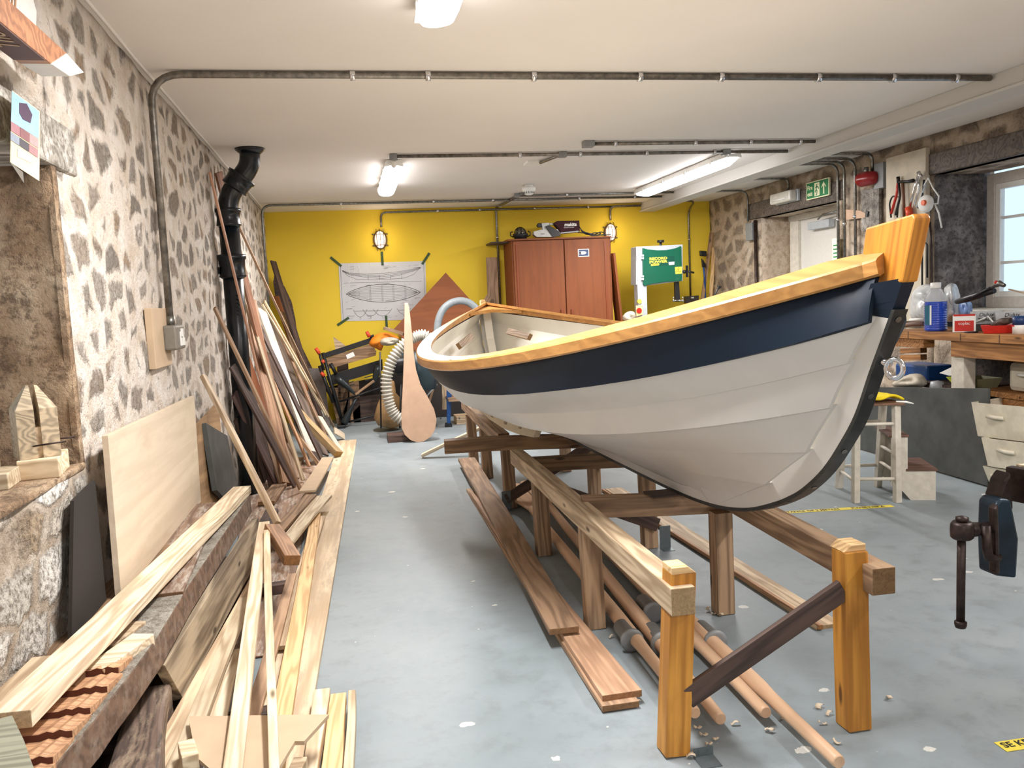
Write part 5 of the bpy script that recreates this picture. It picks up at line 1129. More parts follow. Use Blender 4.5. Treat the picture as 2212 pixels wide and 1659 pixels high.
# ------------------------------------------------------------------ red cabinet
cb = thing('cabinet', (2.78, 10.9, 0), 'red-brown two door cupboard against the yellow wall with a fish sticker', 'cupboard')
def C(x, y, d=0): return ony(x, y, 10.6+d)
cx0, cx1, cm, ztop = C(1108, 517).x, C(1320, 517).x, C(1221, 600).x, 2.225
mb = MB(); mb.box((cx0-.02, 10.62, .0), (cx1, YB-.03, ztop)); mk('carcass', mb, CABW, cb, bevel=.003)
mb = MB(); mb.box((cx0-.07, 10.58, ztop), (cx1+.0, YB-.03, ztop+.02)); mk('top_panel', mb, CABW, cb)
for i, (a, b) in enumerate(((cx0, cm-.008), (cm+.008, cx1-.03))):
    mb = MB(); mb.box((a, 10.598, .9), (b, 10.62, ztop-.01)); dd_ = mk('door', mb, CABW, cb, bevel=.002, grain=(0, 0, 1))
    for x0 in ((a+.03, a+.055) if i == 0 else (b-.07, b-.045),): mb = MB(); mb.box((x0[0], 10.588, .9), (x0[1], 10.6, ztop-.05)); mk('door_batten', mb, plain('cabinet_batten', '8a4420', .5), dd_)
    hx_ = (b-.07) if i == 0 else (a+.05); mb = MB(); mb.box((hx_, 10.575, 1.12), (hx_+.03, 10.6, 1.32)); mk('handle', mb, plain('cabinet_batten', '8a4420', .5), dd_, bevel=.006)
board('lean_strip', (cx1+.01, 10.64, 2.02), (cx1+.11, 10.66, .9), .03, .25, CABW, up=(0, 1, 0), parent=cb, label='tapering end panel', seg=1)
t2 = C(1261, 546, -.015); mb = MB(); mb.box((t2.x-.075, 10.594, t2.z-.05), (t2.x+.075, 10.598, t2.z+.05)); st_ = mk('sticker', mb, WHITE, cb)
mb = MB(); mb.box((t2.x-.065, 10.5925, t2.z-.04), (t2.x+.065, 10.5935, t2.z+.04)); mk('sticker_ground', mb, BLUED, st_)
mb = MB(); mb.prism([(t2.x-.01+.05*math.cos(a), 10.5915, t2.z+.022*math.sin(a)) for a in [k*.524 for k in range(12)]], (0, .0008, 0)); mb.prism([(t2.x-.03, 10.5915, t2.z), (t2.x-.058, 10.5915, t2.z+.022), (t2.x-.058, 10.5915, t2.z-.022)], (0, .0008, 0)); mk('fish_print', mb, plain('fish_white', 'dcd8e4', .5), st_)
mb = MB(); mb.box((C(1065, 519).x, 10.75, ztop-.015), (cx0-.02, YB-.03, ztop+.005)); mk('shelf_board', mb, DARKW, label='thin dark board sticking out left of the cupboard top', cat='board')
# things on the cabinet
zt_ = ztop+.021
t = thing('bulkhead_lamp', C(1124, 512), 'dark unlit bulkhead lamp lying on the left of the cupboard top', 'wall lamp'); c = C(1124, 505, .1); c.z = zt_
mb = MB(); mb.lathe([(.08, 0), (.085, .03), (.1, .05), (.1, .07)], c, n=20); mk('base', mb, BLACK, t)
mb = MB(); mb.ball(c+V((0, 0, .075)), .07, 1, 1, 1.0, 14); mk('glass_dome', mb, plain('dusky_glass', '5c5648', .15), t)
mb = MB()
for k in range(4): a = k*.785; mb.tube([c+V((math.cos(a)*.08*math.cos(q), math.sin(a)*.08*math.cos(q), .07+.085*math.sin(q))) for q in [math.pi*j/8 for j in range(9)]], .005, 5)
mk('cage', mb, BLACK, t)
for s in (-1, 1): mb = MB(); mb.tube([c+V((s*.09, 0, .03)), c+V((s*.13, 0, .05)), c+V((s*.13, 0, .09)), c+V((s*.1, 0, .10))], .008, 6); mk('lug', mb, BLACK, t)
t = thing('belt_sander', C(1200, 512), 'belt sander with a maroon dust bag lying on the cupboard top', 'power tool'); sy = 10.72
def Sd(x, y, d=0): return ony(x, y, sy+d)
def spr(nm, pts, m, th, d=0, lab=None, bev=.004):
    mb = MB(); mb.prism([Sd(a, b, d) for a, b in pts], (0, th, 0)); return mk(nm, mb, m, t, label=lab, bevel=bev)
spr('belt_housing', [(1153, 500), (1168, 496), (1205, 495), (1211, 505), (1200, 512), (1160, 512), (1153, 507)], plain('pale_tool_grey', 'd8dad8', .4), .1)
spr('motor_body', [(1170, 482), (1186, 481), (1190, 496), (1192, 512), (1176, 512)], plain('pale_tool_grey', 'd8dad8', .4), .09, .01)
spr('front_grip', [(1160, 487), (1163, 482), (1178, 481), (1178, 490), (1163, 491)], BLACK, .05, .02)
spr('drive_cover', [(1178, 489), (1186, 486), (1208, 500), (1211, 510), (1194, 511)], BLACK, .02, -.02)
spr('bag_neck', [(1186, 482), (1198, 481), (1200, 486), (1188, 486)], STEEL, .05, .03)
dbg = spr('dust_bag', [(1196, 482), (1205, 477), (1252, 476), (1253, 500), (1212, 504), (1206, 492)], MAROON, .12, -.01, 'maroon dust bag', .01)
spr('bag_clip', [(1211, 502), (1250, 498), (1250, 501), (1211, 505)], GREYM, .12, -.012)
c = Sd(1232, 485, -.012); text('makita', .062, WHITE, face_mat(c, (1, 0, .0), (0, 0, 1)), dbg, shear=.2, bold=.002); c = Sd(1229, 491.5, -.012); text('FINISHING SANDER', .016, WHITE, face_mat(c, (1, 0, .02), (0, 0, 1)), dbg)
c = Sd(1172, 505, -.002); text('makita', .02, BLACK, face_mat(c, (1, 0, .0), (0, 0, 1)), t)
mb = MB()
for k, pl in enumerate((((1250, 488), (1258, 500), (1275, 505), (1290, 512), (1300, 504), (1285, 502), (1270, 508), (1285, 515), (1310, 511), (1320, 522)), ((1248, 502), (1262, 503), (1280, 512), (1296, 514), (1310, 505), (1298, 500), (1282, 508)), ((1255, 498), (1268, 508), (1282, 504), (1275, 514), (1292, 517)))):
    q = [ony(a, b, 10.58+.02*k) for a, b in pl]; q = [V((p.x, p.y, max(p.z, zt_+.012) if p.x < cx1 else p.z)) for p in q]; mb.tube(bend(q, .05, 4), .007, 6)
mk('power_cord', mb, BLACK, t)
# ------------------------------------------------------------------ bandsaw
bs = thing('bandsaw', ony(1420, 690, 10.2)*1.0, 'green and grey bandsaw standing behind the boat by the yellow wall', 'bandsaw'); by = 10.2
def Q(x, y, d=0): return ony(x, y, by+d)
def bpr(nm, pts, m, th, d=0, par=None, lab=None, bev=.004):
    mb = MB(); mb.prism([Q(a, b, d) for a, b in pts], (0, th, 0)); return mk(nm, mb, m, par or bs, label=lab, bevel=bev)
bpr('column', [(1374, 534), (1395, 533), (1399, 690), (1380, 700)], GREYM, .14, .02)
mb = MB(); a_, b_ = Q(1380, 690, .02), Q(1472, 690, .3); mb.box((a_.x, a_.y, 0), (b_.x, b_.y, a_.z+.02)); mk('lower_cabinet', mb, GREEN, bs, bevel=.01)
bpr('rear_box', [(1374, 533), (1475, 528), (1475, 607), (1396, 617), (1374, 615)], GREYM, .2, .03)
dr_ = bpr('wheel_door', [(1388, 535), (1400, 538.5), (1420, 540.5), (1440, 540), (1460, 536), (1472, 531), (1474, 600), (1473, 607), (1440, 609), (1410, 613), (1392, 618), (1389, 614)], GREEN, .03, 0, lab='green enamelled wheel door', bev=.008)
bpr('logo_panel', [(1403, 556), (1457, 553), (1457, 572), (1404, 575)], plain('dark_green_panel', '0a4c3c', .4), .001, -.002, dr_, bev=0)
c = Q(1422, 558.6, -.0035); text('RECORD', .043, YEL, face_mat(c, (1, 0, .035), (0, 0, 1)), dr_, sx=1.4, bold=.002); c = Q(1422, 565.6, -.0035); text('POWER', .043, YEL, face_mat(c, (1, 0, .035), (0, 0, 1)), dr_, sx=1.6, bold=.002)
bpr('model_plate', [(1406, 570), (1424, 568.6), (1424, 573), (1406, 574.5)], YEL, .001, -.0035, dr_, bev=0); c = Q(1415, 571.4, -.0045); text('BS300E', .028, BLK, face_mat(c, (1, 0, .035), (0, 0, 1)), dr_)
bpr('grey_plate', [(1444, 566), (1457, 565), (1457, 572), (1445, 573)], GREYM, .001, -.0035, dr_, bev=0)
bpr('warning_label', [(1458, 577), (1473, 576), (1473, 591), (1459, 592)], YEL, .001, -.003, dr_, bev=0)
c = Q(1466, 583, -.004); mb = MB(); mb.tube([c+V((-.03, 0, -.02)), c+V((.03, 0, -.02)), c+V((0, 0, .032))], .003, 4, closed=True); mb.tube([c+V((0, 0, .012)), c+V((0, 0, -.012))], .003, 4); mk('warning_triangle', mb, BLK, dr_)
for y in (550, 556, 595, 601): bpr('hinge', [(1386, y), (1391, y), (1391, y+4), (1386, y+4)], WHITE, .04, -.01, bev=.001)
mb = MB(); c = Q(1427, 524, .1); mb.cyl(c-V((0, 0, .0)), c+V((0, 0, .03)), .045); mb.cyl(c-V((0, 0, .06)), c, .015); mk('tension_knob', mb, BLACK, bs)
mb = MB(); c = Q(1484, 586, .05); mb.cyl(Q(1474, 587, .05), c, .015); mb.ball(Q(1478, 587, .03), .025); mb.box(c-V((.012, .015, .075)), c+V((.012, .015, .075))); mb.cyl(c, Q(1499, 589, .05), .013); mk('guide_handwheel', mb, BLACK, bs)
bpr('blade_guide', [(1459, 608), (1467, 608), (1470, 652), (1460, 652)], BLACK, .06, .05)
for x in (1455, 1475): mb = MB(); mb.ball(Q(x, 649, .03), .018); mb.ball(Q(x, 643, .03), .012); mb.cyl(Q(1465, 649, .03), Q(x, 649, .03), .01); mk('guide_screw', mb, CHROME, bs)
bpr('switch_plate', [(1374, 660), (1388, 660), (1388, 680), (1375, 684)], plain('switch_cream', 'e8d89a', .5), .03, -.01, lab='yellow switch plate')
mb = MB(); c = Q(1381, 671, -.02); mb.cyl(c, c+V((0, .03, 0)), .035); mk('stop_button', mb, REDP, bs)
mb = MB(); c = Q(1382, 651, .0); mb.cyl(c, c+V((0, .03, 0)), .028); mk('round_label', mb, YEL, bs)
t = thing('socket_box', ony(1495, 648, 11.1), 'dark metal socket box at the foot of the conduit behind the bandsaw', 'socket'); mb = MB(); mb.prism([ony(a, b, 11.08) for a, b in ((1481, 640), (1510, 638), (1510, 655), (1481, 655))], (0, .06, 0)); mk('box_body', mb, plain('dark_grey_box', '5a5650', .5, .5), t, bevel=.004)
mb = MB(); c = ony(1496, 643, 11.075); mb.box(c-V((.02, .004, .01)), c+V((.02, .01, .01))); mk('switch', mb, WHITE, t)
# brush and battens in the right far corner
t = thing('broom', ony(1522, 650, 10.95), 'blue handled broom with a black head standing in the far right corner', 'broom')
mb = MB(); mb.tube([ony(1518, 562, 10.95), ony(1522, 600, 10.95), V((ony(1527, 700, 10.95).x, 10.95, .02))], .014, 8); mk('handle', mb, BLUEP, t)
mb = MB(); mb.prism([ony(a, b, 10.93) for a, b in ((1513, 541), (1527, 542), (1527, 554), (1514, 553))], (0, .05, 0)); mk('head', mb, BLACK, t, bevel=.008)
mb = MB(); mb.prism([ony(a, b, 10.93) for a, b in ((1516, 558), (1525, 570), (1525, 578), (1518, 577))], (0, .03, 0)); mk('grip', mb, BLACK, t, bevel=.003)
board('corner_batten', ony(1512, 680, 10.9), ony(1537, 502, 11.08), .045, .03, BROWN, up=(0, -1, 0), label='brown batten leaning in the far right corner beside the broom', cat='batten')
board('corner_batten', ony(1534, 680, 10.95), ony(1541, 535, 11.1), .05, .02, GOLD, up=(0, -1, 0), label='golden batten standing in the far right corner', cat='batten')
mb = MB(); mb.tube([V((ony(1542, 640, 9.6).x, 9.6, .0)), ony(1542, 640, 9.6), ony(1549, 627, 9.6), ony(1556, 620, 9.6)], .012, 6); mb.tube([ony(1550, 618, 9.6), ony(1558, 620, 9.6)], .01, 6); mk('clamp_handle', mb, BLACK, label='black clamp handle showing above the gunwale by the corner', cat='clamp')
mb = MB(); q_ = ony(1358, 698, 9.9); mb.box((q_.x-.16, 9.78, 0), (q_.x+.14, 10.05, q_.z)); mk('cardboard_box', mb, plain('cardboard', 'a8845c', .8), label='tall cardboard box hidden behind the boat, carrying a pale cloth', cat='box')
blob('cloth', [(1340, 690), (1350, 676), (1362, 670), (1374, 673), (1376, 690), (1360, 700)], 9.9, .12, CLOTHG, 'crumpled pale cloth showing above the gunwale left of the bandsaw', 'cloth')
# ------------------------------------------------------------------ RIGHT WALL FITTINGS
xw = XR-.035
t = thing('fire_exit_sign', onx(1766, 440, xw), 'green and cream fire exit sign on the lintel', 'sign')
SC = [onx(1742, 404, xw-.03), onx(1790, 391, xw-.03), onx(1790, 421, xw-.03), onx(1742, 434, xw-.03)]
yc_ = (SC[0].y+SC[1].y)/2; zc_ = 2.50; wS, hS = .44, .185; rt, up_ = V((0, -1, 0)), V((0, 0, 1)); cS = V((xw-.03, yc_, zc_))
fm = face_mat(cS, rt, up_)
def sb(nm, x0, y0, x1, y1, m, z=0, par=None):
    mb = MB(); mb.box((x0, y0, z), (x1, y1, z+.001)); return mk(nm, mb, m, par or t, wmat=fm)
mb = MB(); mb.box((-wS/2, -hS/2, -.02), (wS/2, hS/2, 0)); mk('sign_plate', mb, SIGNY, t, wmat=fm); sb('green_ground', -wS/2+.01, -hS/2+.01, wS/2-.01, hS/2-.01, SIGNG)
text('Fire', .066, SIGNY, fm @ M4.Translation((-.145, .03, .0015)), t, bold=.001); text('exit', .066, SIGNY, fm @ M4.Translation((-.145, -.035, .0015)), t, bold=.001)
sb('doorway_pictogram', -.055, -.07, .045, .07, SIGNY, .001)
mb = MB(); mb.ball((-.005, .045, .003), .011, 1, 1, .1, 8)
for pl in (((-.01, .03), (-.02, 0.0), (.0, -.02), (-.01, -.055), (-.03, -.06)), ((-.02, 0), (-.04, -.03)), ((-.01, .03), (.02, .02), (.03, .0)), ((-.01, .03), (-.035, .015))): mb.tube([(a, b, .003) for a, b in pl], .007, 5)
for v in mb.b.verts: v.co.z = max(.0018, min(v.co.z, .0032))
mk('running_figure', mb, SIGNG, t, wmat=fm)
mb = MB(); mb.prism([(.125, .065, .0012), (.085, .015, .0012), (.085, .0, .0012), (.115, .03, .0012), (.115, -.065, .0012), (.135, -.065, .0012), (.135, .03, .0012), (.165, .0, .0012), (.165, .015, .0012)], (0, 0, .001)); mk('arrow', mb, SIGNY, t, wmat=fm)
t = thing('emergency_light', (xw-.05, 8.97, 2.42), 'clear plastic emergency bulkhead light left of the fire exit sign', 'emergency light')
mb = MB(); mb.box((xw-.03, 8.72, 2.43), (xw, 9.22, 2.56)); mk('base', mb, GREYM, t, bevel=.005); mb = MB(); mb.box((xw-.12, 8.74, 2.435), (xw-.03, 9.2, 2.555)); mk('lens', mb, plain('milky_lens', 'd6d2c8', .25), t, bevel=.02)
mb = MB(); mb.cyl((xw-.125, 8.82, 2.47), (xw-.125, 9.12, 2.47), .008, n=8); mk('tube', mb, WHITE, t)
t = thing('fire_beacon', (XR-.1, 7.4, 2.4), 'red fire alarm beacon hanging on the right wall under a curved conduit', 'alarm beacon')
mb = MB(); mb.box((XR-.06, 7.2, 2.36), (XR-.0, 7.34, 2.6)); mk('mounting_plate', mb, GREYP, t, bevel=.004)
bp = V((XR-.10, 7.4, 2.47)); mb = MB(); mb.lathe([(.005, -.13), (.045, -.12), (.065, -.08), (.07, 0), (.07, .06), (.055, .09), (.04, .1)], bp, (-.35, 1, 0), 20); mk('red_lens', mb, REDG, t)
mb = MB(); mb.lathe([(.02, 0), (.022, .06)], bp+V((0, 0, .05)), n=10); mk('neck', mb, STEEL, t)
for (x, y, z0, z1, m, lab) in ((XR-.02, 9.88, 2.08, 2.3, GREYP, 'small grey conduit box near the yellow wall corner'),):
    mb = MB(); mb.box((x-.04, y-.05, z0), (x+.015, y+.12, z1)); mk('switch_plate', mb, m, label=lab, cat='junction box', bevel=.004)
mb = MB(); mb.tube([(XR-.03, 9.78, 0), (XR-.035, 9.79, 2.32)], .022, 8); mk('old_pipe', mb, RUST, label='thin rusty pipe on the wall left of the fire exit', cat='pipe')
t = thing('safety_notice', onx(1805, 560, XR-.02), 'narrow printed safety notice beside the fire exit conduits', 'notice')
fm = face_mat(onx(1806, 548, XR-.03), (0, -1, 0), (0, 0, 1)); mb = MB(); mb.box((-.07, -.13, -.004), (.07, .16, 0)); mk('card', mb, SIGNY, t, wmat=fm)
mb = MB()
for k in range(5): mb.box((-.05, .08-k*.04, 0), (.04, .095-k*.04, .001))
mk('print_lines', mb, SIGNG, t, wmat=fm); mb = MB(); mb.cyl((0.03, .13, 0), (.03, .13, .001), .016, n=12); mk('blue_mark', mb, BLUED, t, wmat=fm)
# hand saw on the wall
t = thing('hand_saw', (XR-.05, 7.4, 2.0), 'old hand saw with an orange toned blade hanging by the conduits', 'hand saw')
mb = MB(); mb.prism([onx(a, b, XR-.045) for a, b in ((1824, 452), (1860, 455), (1876, 463), (1870, 470), (1830, 475), (1824, 470))], (-.01, 0, 0)); mk('blade', mb, PINK, t); mb = MB(); mb.prism([onx(a, b, XR-.045) for a, b in ((1874, 455), (1879, 457), (1877, 468), (1872, 468))], (-.02, 0, 0)); mk('end_clip', mb, BLACK, t)
mb = MB(); mb.box((XR-.05, 7.28, 1.98), (XR-.02, 7.56, 2.38)); mk('backing_board', mb, LIMEW, label='narrow limed board fixed behind the tall conduits', cat='board')
# tool board
t = thing('tool_board', (XR-.04, 6.87, 1.2), 'tall cream painted board carrying hand tools next to the window', 'tool board')
mb = MB(); mb.box((XR-.065, 6.60, 1.1), (XR-.02, 7.15, 2.62)); mk('board_panel', mb, plain('cream_board', 'cdc2ae', .6, noise_amt=.1, scale=5), t, bevel=.004)
xt = XR-.075
def hang(nm, parts, lab, cat):
    """parts: (name, pixel polyline, radius(es), material, x offset)"""
    q0 = onx(*parts[0][1][-1], xt); tt_ = thing(nm, q0, lab, cat)
    for pn, pl, r, m, dx in parts:
        mb = MB(); pts = [onx(a, b, xt-dx) for a, b in pl]; mb.tube(bend(pts, .03, 3), r, 8); mk(pn, mb, m, tt_)
    return tt_
hang('pliers', [('handle', [(1940, 392), (1937, 420), (1925, 462)], .012, REDP, .02), ('handle', [(1941, 392), (1944, 425), (1935, 465)], .011, BLACK, .03), ('jaws', [(1940, 382), (1941, 395)], .016, RUST, .02)], 'red and black handled pliers, leftmost tool on the board', 'pliers')
hang('c_clamp', [('frame', [(1925, 470), (1921, 440), (1927, 424), (1936, 424)], .008, BLACK, .02), ('screw', [(1938, 470), (1940, 440)], .008, BLACK, .02)], 'small black clamp hanging under the pliers', 'clamp')
hang('claw_hammer', [('shaft', [(1950, 395), (1952, 430), (1953, 468)], .013, plain('hammer_shaft', '6e4630', .6), .03)], 'hammer with a brown shaft and black head on the tool board', 'hammer')
mb = MB(); mb.tube([onx(1943, 393, xt-.03), onx(1960, 392, xt-.03), onx(1973, 390, xt-.03)], [.014, .012, .018], 10); o = mk('hammer_head', mb, BLACK); o.parent = bpy.data.objects['claw_hammer']; o.matrix_parent_inverse = wm(bpy.data.objects['claw_hammer']).inverted()
hang('locking_pliers', [('handle', [(1984, 378), (1975, 410), (1966, 445)], .012, CHROME, .02), ('handle', [(1986, 376), (1984, 410), (1974, 448)], .009, CHROME, .03), ('jaws', [(1984, 372), (1990, 384)], .018, CHROME, .03)], 'silver locking pliers hooked at the top of the tool board', 'pliers')
hang('wire_cutters', [('handle', [(2000, 398), (1990, 425), (1980, 448)], .009, GREYM, .03), ('handle', [(1996, 388), (1993, 420), (1984, 450)], .009, BLACK, .03)], 'thin grey cutters hanging beside the dust mask', 'pliers')
hang('tape_measure', [('case', [(1962, 448), (1966, 470)], .03, plain('orange_red_plastic', 'e0502c', .4), .03)], 'orange measuring tool half hidden by the boat stem', 'measuring tape')
hang('hacksaw', [('frame', [(1992, 700), (1992, 528), (1997, 524), (2003, 528), (2003, 600)], .008, BLACK, .03)], 'black framed hacksaw hanging below the mask', 'saw')
hang('crowbar', [('bar', [(2008, 480), (2012, 530), (2013, 600), (2013, 660)], .009, RUST, .0)], 'thin brown bar hanging on the edge of the tool board', 'bar')
t = thing('dust_mask', onx(2000, 460, xt-.1), 'white dust mask with an orange valve hanging by its straps', 'mask')
mb = MB(); c = onx(2000, 440, xt-.06); mb.ball(c, .085, .55, 1.0, .9, 16); mk('cup', mb, plain('mask_white', 'ecebe8', .7), t)
mb = MB(); q = onx(1993, 438, xt-.115); mb.cyl(q, q+V((.03, 0, 0)), .024, n=14); mk('valve', mb, plain('mask_orange', 'e8642e', .5), t)
mb = MB(); mb.tube([onx(a, b, xt-.03) for a, b in ((2005, 384), (2015, 405), (2028, 424), (2026, 440), (2012, 440))], .007, 6); mb.tube([onx(a, b, xt-.03) for a, b in ((2020, 442), (2028, 460), (2034, 492))], .008, 6); mb.tube([onx(a, b, xt-.03) for a, b in ((2005, 384), (1996, 400), (1990, 425))], .006, 6); mk('strap', mb, plain('mask_white', 'ecebe8', .7), t)
# ------------------------------------------------------------------ WORKBENCH under the right window
BX = 4.35; bz = 1.07
bn = thing('workbench', (4.7, 5.2, 0), 'long rough timber workbench along the right wall, loaded with paint and tools', 'workbench')
yfar = 6.15
mb = MB(); mb.box((BX, 3.0, bz-.06), (XR-.02, yfar, bz)); wt = mk('bench_top', mb, BENCHW, bn, bevel=.003, grain=(0, 1, 0))
for y in (4.55, 4.95, 5.32, 5.9): mb = MB(); mb.box((BX-.002, y, bz-.058), (BX-.0005, y+.006, bz-.002)); mk('board_joint', mb, DARKW, wt)
for y0, m in ((5.35, WPAINT), (3.6, WPAINT)):
    mb = MB(); mb.box((BX+.05, y0, 0), (BX+.15, y0+.13, bz-.17)); mk('leg', mb, m, bn, bevel=.003, label='white painted leg')
mb = MB(); mb.box((BX+.03, 3.2, bz-.18), (BX+.12, 5.46, bz-.06)); mk('front_rail', mb, BENCHW, bn, bevel=.003, grain=(0, 1, 0))
mb = MB(); mb.box((BX+.02, 5.75, bz-.13), (BX+.12, yfar, bz-.06)); mk('far_rail', mb, BENCHW, bn, bevel=.003)
mb = MB(); mb.box((BX+.2, 3.2, .60), (XR-.05, 5.45, .64)); mk('lower_shelf', mb, BENCHW, bn, bevel=.003)
mb = MB(); mb.box((BX+.2, 5.5, .60), (XR-.05, 6.12, .64)); mk('lower_shelf', mb, DARKW, bn, bevel=.003)
mb = MB(); mb.box((BX+.22, 3.2, .46), (BX+.28, 5.2, .60)); mk('shelf_rail', mb, BENCHW, bn, bevel=.003)
BTX = BX+.10
def onb(px, py): return onz(px, py, bz)
def bcyl(nm, px, py, prof, m, lab, cat, n=20):
    c = onx(px, py, BTX); c.z = bz+.001; mb = MB(); mb.lathe(prof, c, n=n); return mk(nm, mb, m, label=lab, cat=cat), c
# blue bottle
c = onx(2021, 712, BTX); c.z = bz+.001; s = (onx(2000, 712, BTX)-onx(2045, 712, BTX)).length/2*.83
t = thing('screenwash_bottle', c, 'clear ribbed bottle two thirds full of blue liquid on the bench', 'bottle')
s = .082; prof = [(s*.9, 0), (s, .01)]
for k in range(12): z = .02+k*.0175; prof += [(s, z), (s*.95, z+.006), (s*.95, z+.009), (s, z+.014)]
mb = MB(); mb.lathe(prof+[(s*.97, .225)], c, n=24); mk('liquid', mb, BLUEL, t, label='blue liquid')
mb = MB(); mb.lathe([(s*1.0, .226), (s*.97, .235), (s*.85, .27), (s*.5, .315), (.032, .33)], c, n=24); mk('neck', mb, CLEAR, t)
mb = MB(); mb.lathe([(.036, .328), (.038, .332), (.038, .372), (.002, .373)], c, n=20); mk('cap', mb, WHITE, t)
fm = face_mat(c+V((-.92*s, -.32*s, .125)), (.34, -.94, 0), (0, 0, 1)); mb = MB(); mb.box((-.035, -.075, 0), (.005, .075, .003)); mk('label', mb, plain('teal_label', '2c6a84', .4), t, wmat=fm)
mb = MB(); mb.box((.005, -.075, 0), (.018, .075, .003)); mk('label_stripe', mb, WHITE, t, wmat=fm)
# red varnish can
c = onx(2083, 712, BTX); c.z = bz+.001; t = thing('varnish_tin', c, 'red and white square tin marked coplac on the bench front', 'paint tin'); fm = face_mat(c+V((-.03, -.035, .0)), (.76, -.65, 0), (0, 0, 1))
mb = MB(); mb.box((-.075, 0, -.09), (.075, .125, 0)); mk('tin_body', mb, WHITE, t, wmat=fm, bevel=.004); mb = MB(); mb.box((-.062, .008, 0), (.062, .085, .001)); mk('red_label', mb, REDP, t, wmat=fm)
text('coplac', .03, WHITE, fm @ M4.Translation((0, .065, .0015)), t); mb = MB(); mb.box((-.07, .118, -.085), (.07, .13, .001)); mk('red_rim', mb, REDP, t, wmat=fm)
# red tray
c = onx(2155, 716, BTX+.02); c.z = bz+.001; t = thing('red_tray', c, 'small red plastic tray holding a dark brush at the right of the bench', 'tray'); mb = MB()
def frust(mb, c, w0, d0, w1, d1, h, rx, ry, th=.004):
    rx, ry = V(rx).normalized(), V(ry).normalized(); R = []
    for (w, d, z) in ((w0-th, d0-th, th), (w1-th, d1-th, h), (w1, d1, h), (w0, d0, 0)):
        R.append([mb.b.verts.new(V(c)+rx*a*w/2+ry*b*d/2+V((0, 0, z))) for a, b in ((-1, -1), (1, -1), (1, 1), (-1, 1))])
    for a, b in zip(R, R[1:]):
        for k in range(4): mb.b.faces.new((a[k], a[(k+1) % 4], b[(k+1) % 4], b[k]))
    mb.b.faces.new(R[0][::-1]); mb.b.faces.new(R[-1])
frust(mb, c, .17, .12, .21, .15, .055, (.76, -.65, 0), (.65, .76, 0)); mk('tray_body', mb, REDP, t, bevel=.003)
mb = MB(); mb.tube([c+V((.0, .05, .055)), c+V((.02, -.02, .075)), c+V((.02, -.10, .09))], [.018, .03, .02], 8); mk('dark_brush', mb, DARKW, label='dark stained brush lying in the red tray', cat='brush')
for i, (px, lab, w) in enumerate(((2130, 'clear trade paint tub with black lettering behind the red tin', .09), (2185, 'second clear trade paint tub at the right edge of the bench', .10))):
    c = onx(px, 705, BTX+.22); c.z = bz+.001; t = thing('paint_tub', c, lab, 'paint tub'); mb = MB(); frust(mb, c, .17, .17, .21, .21, .14, (.76, -.65, 0), (.65, .76, 0)); mk('tub_body', mb, plain('milky_tub', 'c0c4c6', .3), t, bevel=.01)
    mb = MB(); frust(mb, c+V((0, 0, .002)), .176, .176, .19, .19, .05, (.76, -.65, 0), (.65, .76, 0)); mk('dark_contents', mb, plain('tub_dark', '4c4844', .5), t)
    fm = face_mat(c+V((-.065, -.076, .10)), (.76, -.65, 0), (0, 0, 1)); text('Dulux', .038, BLK, fm @ M4.Translation((0, .02, .006)), t, shear=.2); text('TRADE', .034, BLK, fm @ M4.Translation((0, -.015, .006)), t)
    mb = MB(); mb.tube([c+V((-.10, .11, .11)), c+V((-.13, .0, .05)), c+V((-.10, -.11, .10))], .006, 6); mk('tub_handle', mb, WHITE, t)
c = onx(2203, 720, BTX+.03); c.z = bz+.001; t = thing('paint_can', c, 'small white and navy labelled can at the right frame edge', 'paint tin'); mb = MB(); mb.lathe([(.045, 0), (.045, .08)], c, n=24); mk('can_body', mb, WHITE, t); mb = MB(); mb.lathe([(.046, .06), (.046, .12), (.002, .121)], c, n=24); mk('navy_top', mb, BLUED, t); mb = MB(); mb.box(c+V((-.05, .0, .05)), c+V((-.044, .02, .06))); mk('red_mark', mb, REDP, t)
def blobx(nm, pts, x, th, m, lab, cat, sub=1):
    mb = MB(); n = len(pts); c = V((sum(p[0] for p in pts)/n, sum(p[1] for p in pts)/n, 0)); R = []
    for f, d in ((1, 0), (.82, -th*.45), (.55, -th*.75), (.22, -th*.62)):
        R.append([mb.b.verts.new(onx(c.x+(p[0]-c.x)*f, c.y+(p[1]-c.y)*f, x+d*(1+.4*math.sin(i*2.1+f*5)))) for i, p in enumerate(pts)])
    for a, b in zip(R, R[1:]):
        for k in range(n): mb.b.faces.new((a[k], a[(k+1) % n], b[(k+1) % n], b[k])).smooth = True
    mb.b.faces.new(R[-1]); bk_ = [mb.b.verts.new(v.co+V((th*.4, 0, 0))) for v in R[0]]
    for k in range(n): mb.b.faces.new((R[0][(k+1) % n], R[0][k], bk_[k], bk_[(k+1) % n]))
    mb.b.faces.new(bk_[::-1]); return mk(nm, mb, m, label=lab, cat=cat, sub=sub)
BAGM = plain('polythene_bag', 'cfd2d4', .25, noise_amt=.12, scale=16, bump=.6)
blobx('plastic_bag', [(1958, 690), (1962, 640), (1968, 625), (1990, 612), (2010, 613), (2030, 622), (2040, 650), (2040, 690), (2000, 700), (1975, 695)], BX+.42, .2, BAGM, 'crumpled clear plastic bag behind the blue bottle', 'plastic bag')
blobx('plastic_bag', [(2030, 625), (2045, 612), (2058, 608), (2066, 635), (2064, 670), (2070, 690), (2045, 700), (2032, 690)], BX+.5, .18, BAGM, 'white printed carrier bag right of the blue bottle', 'plastic bag')
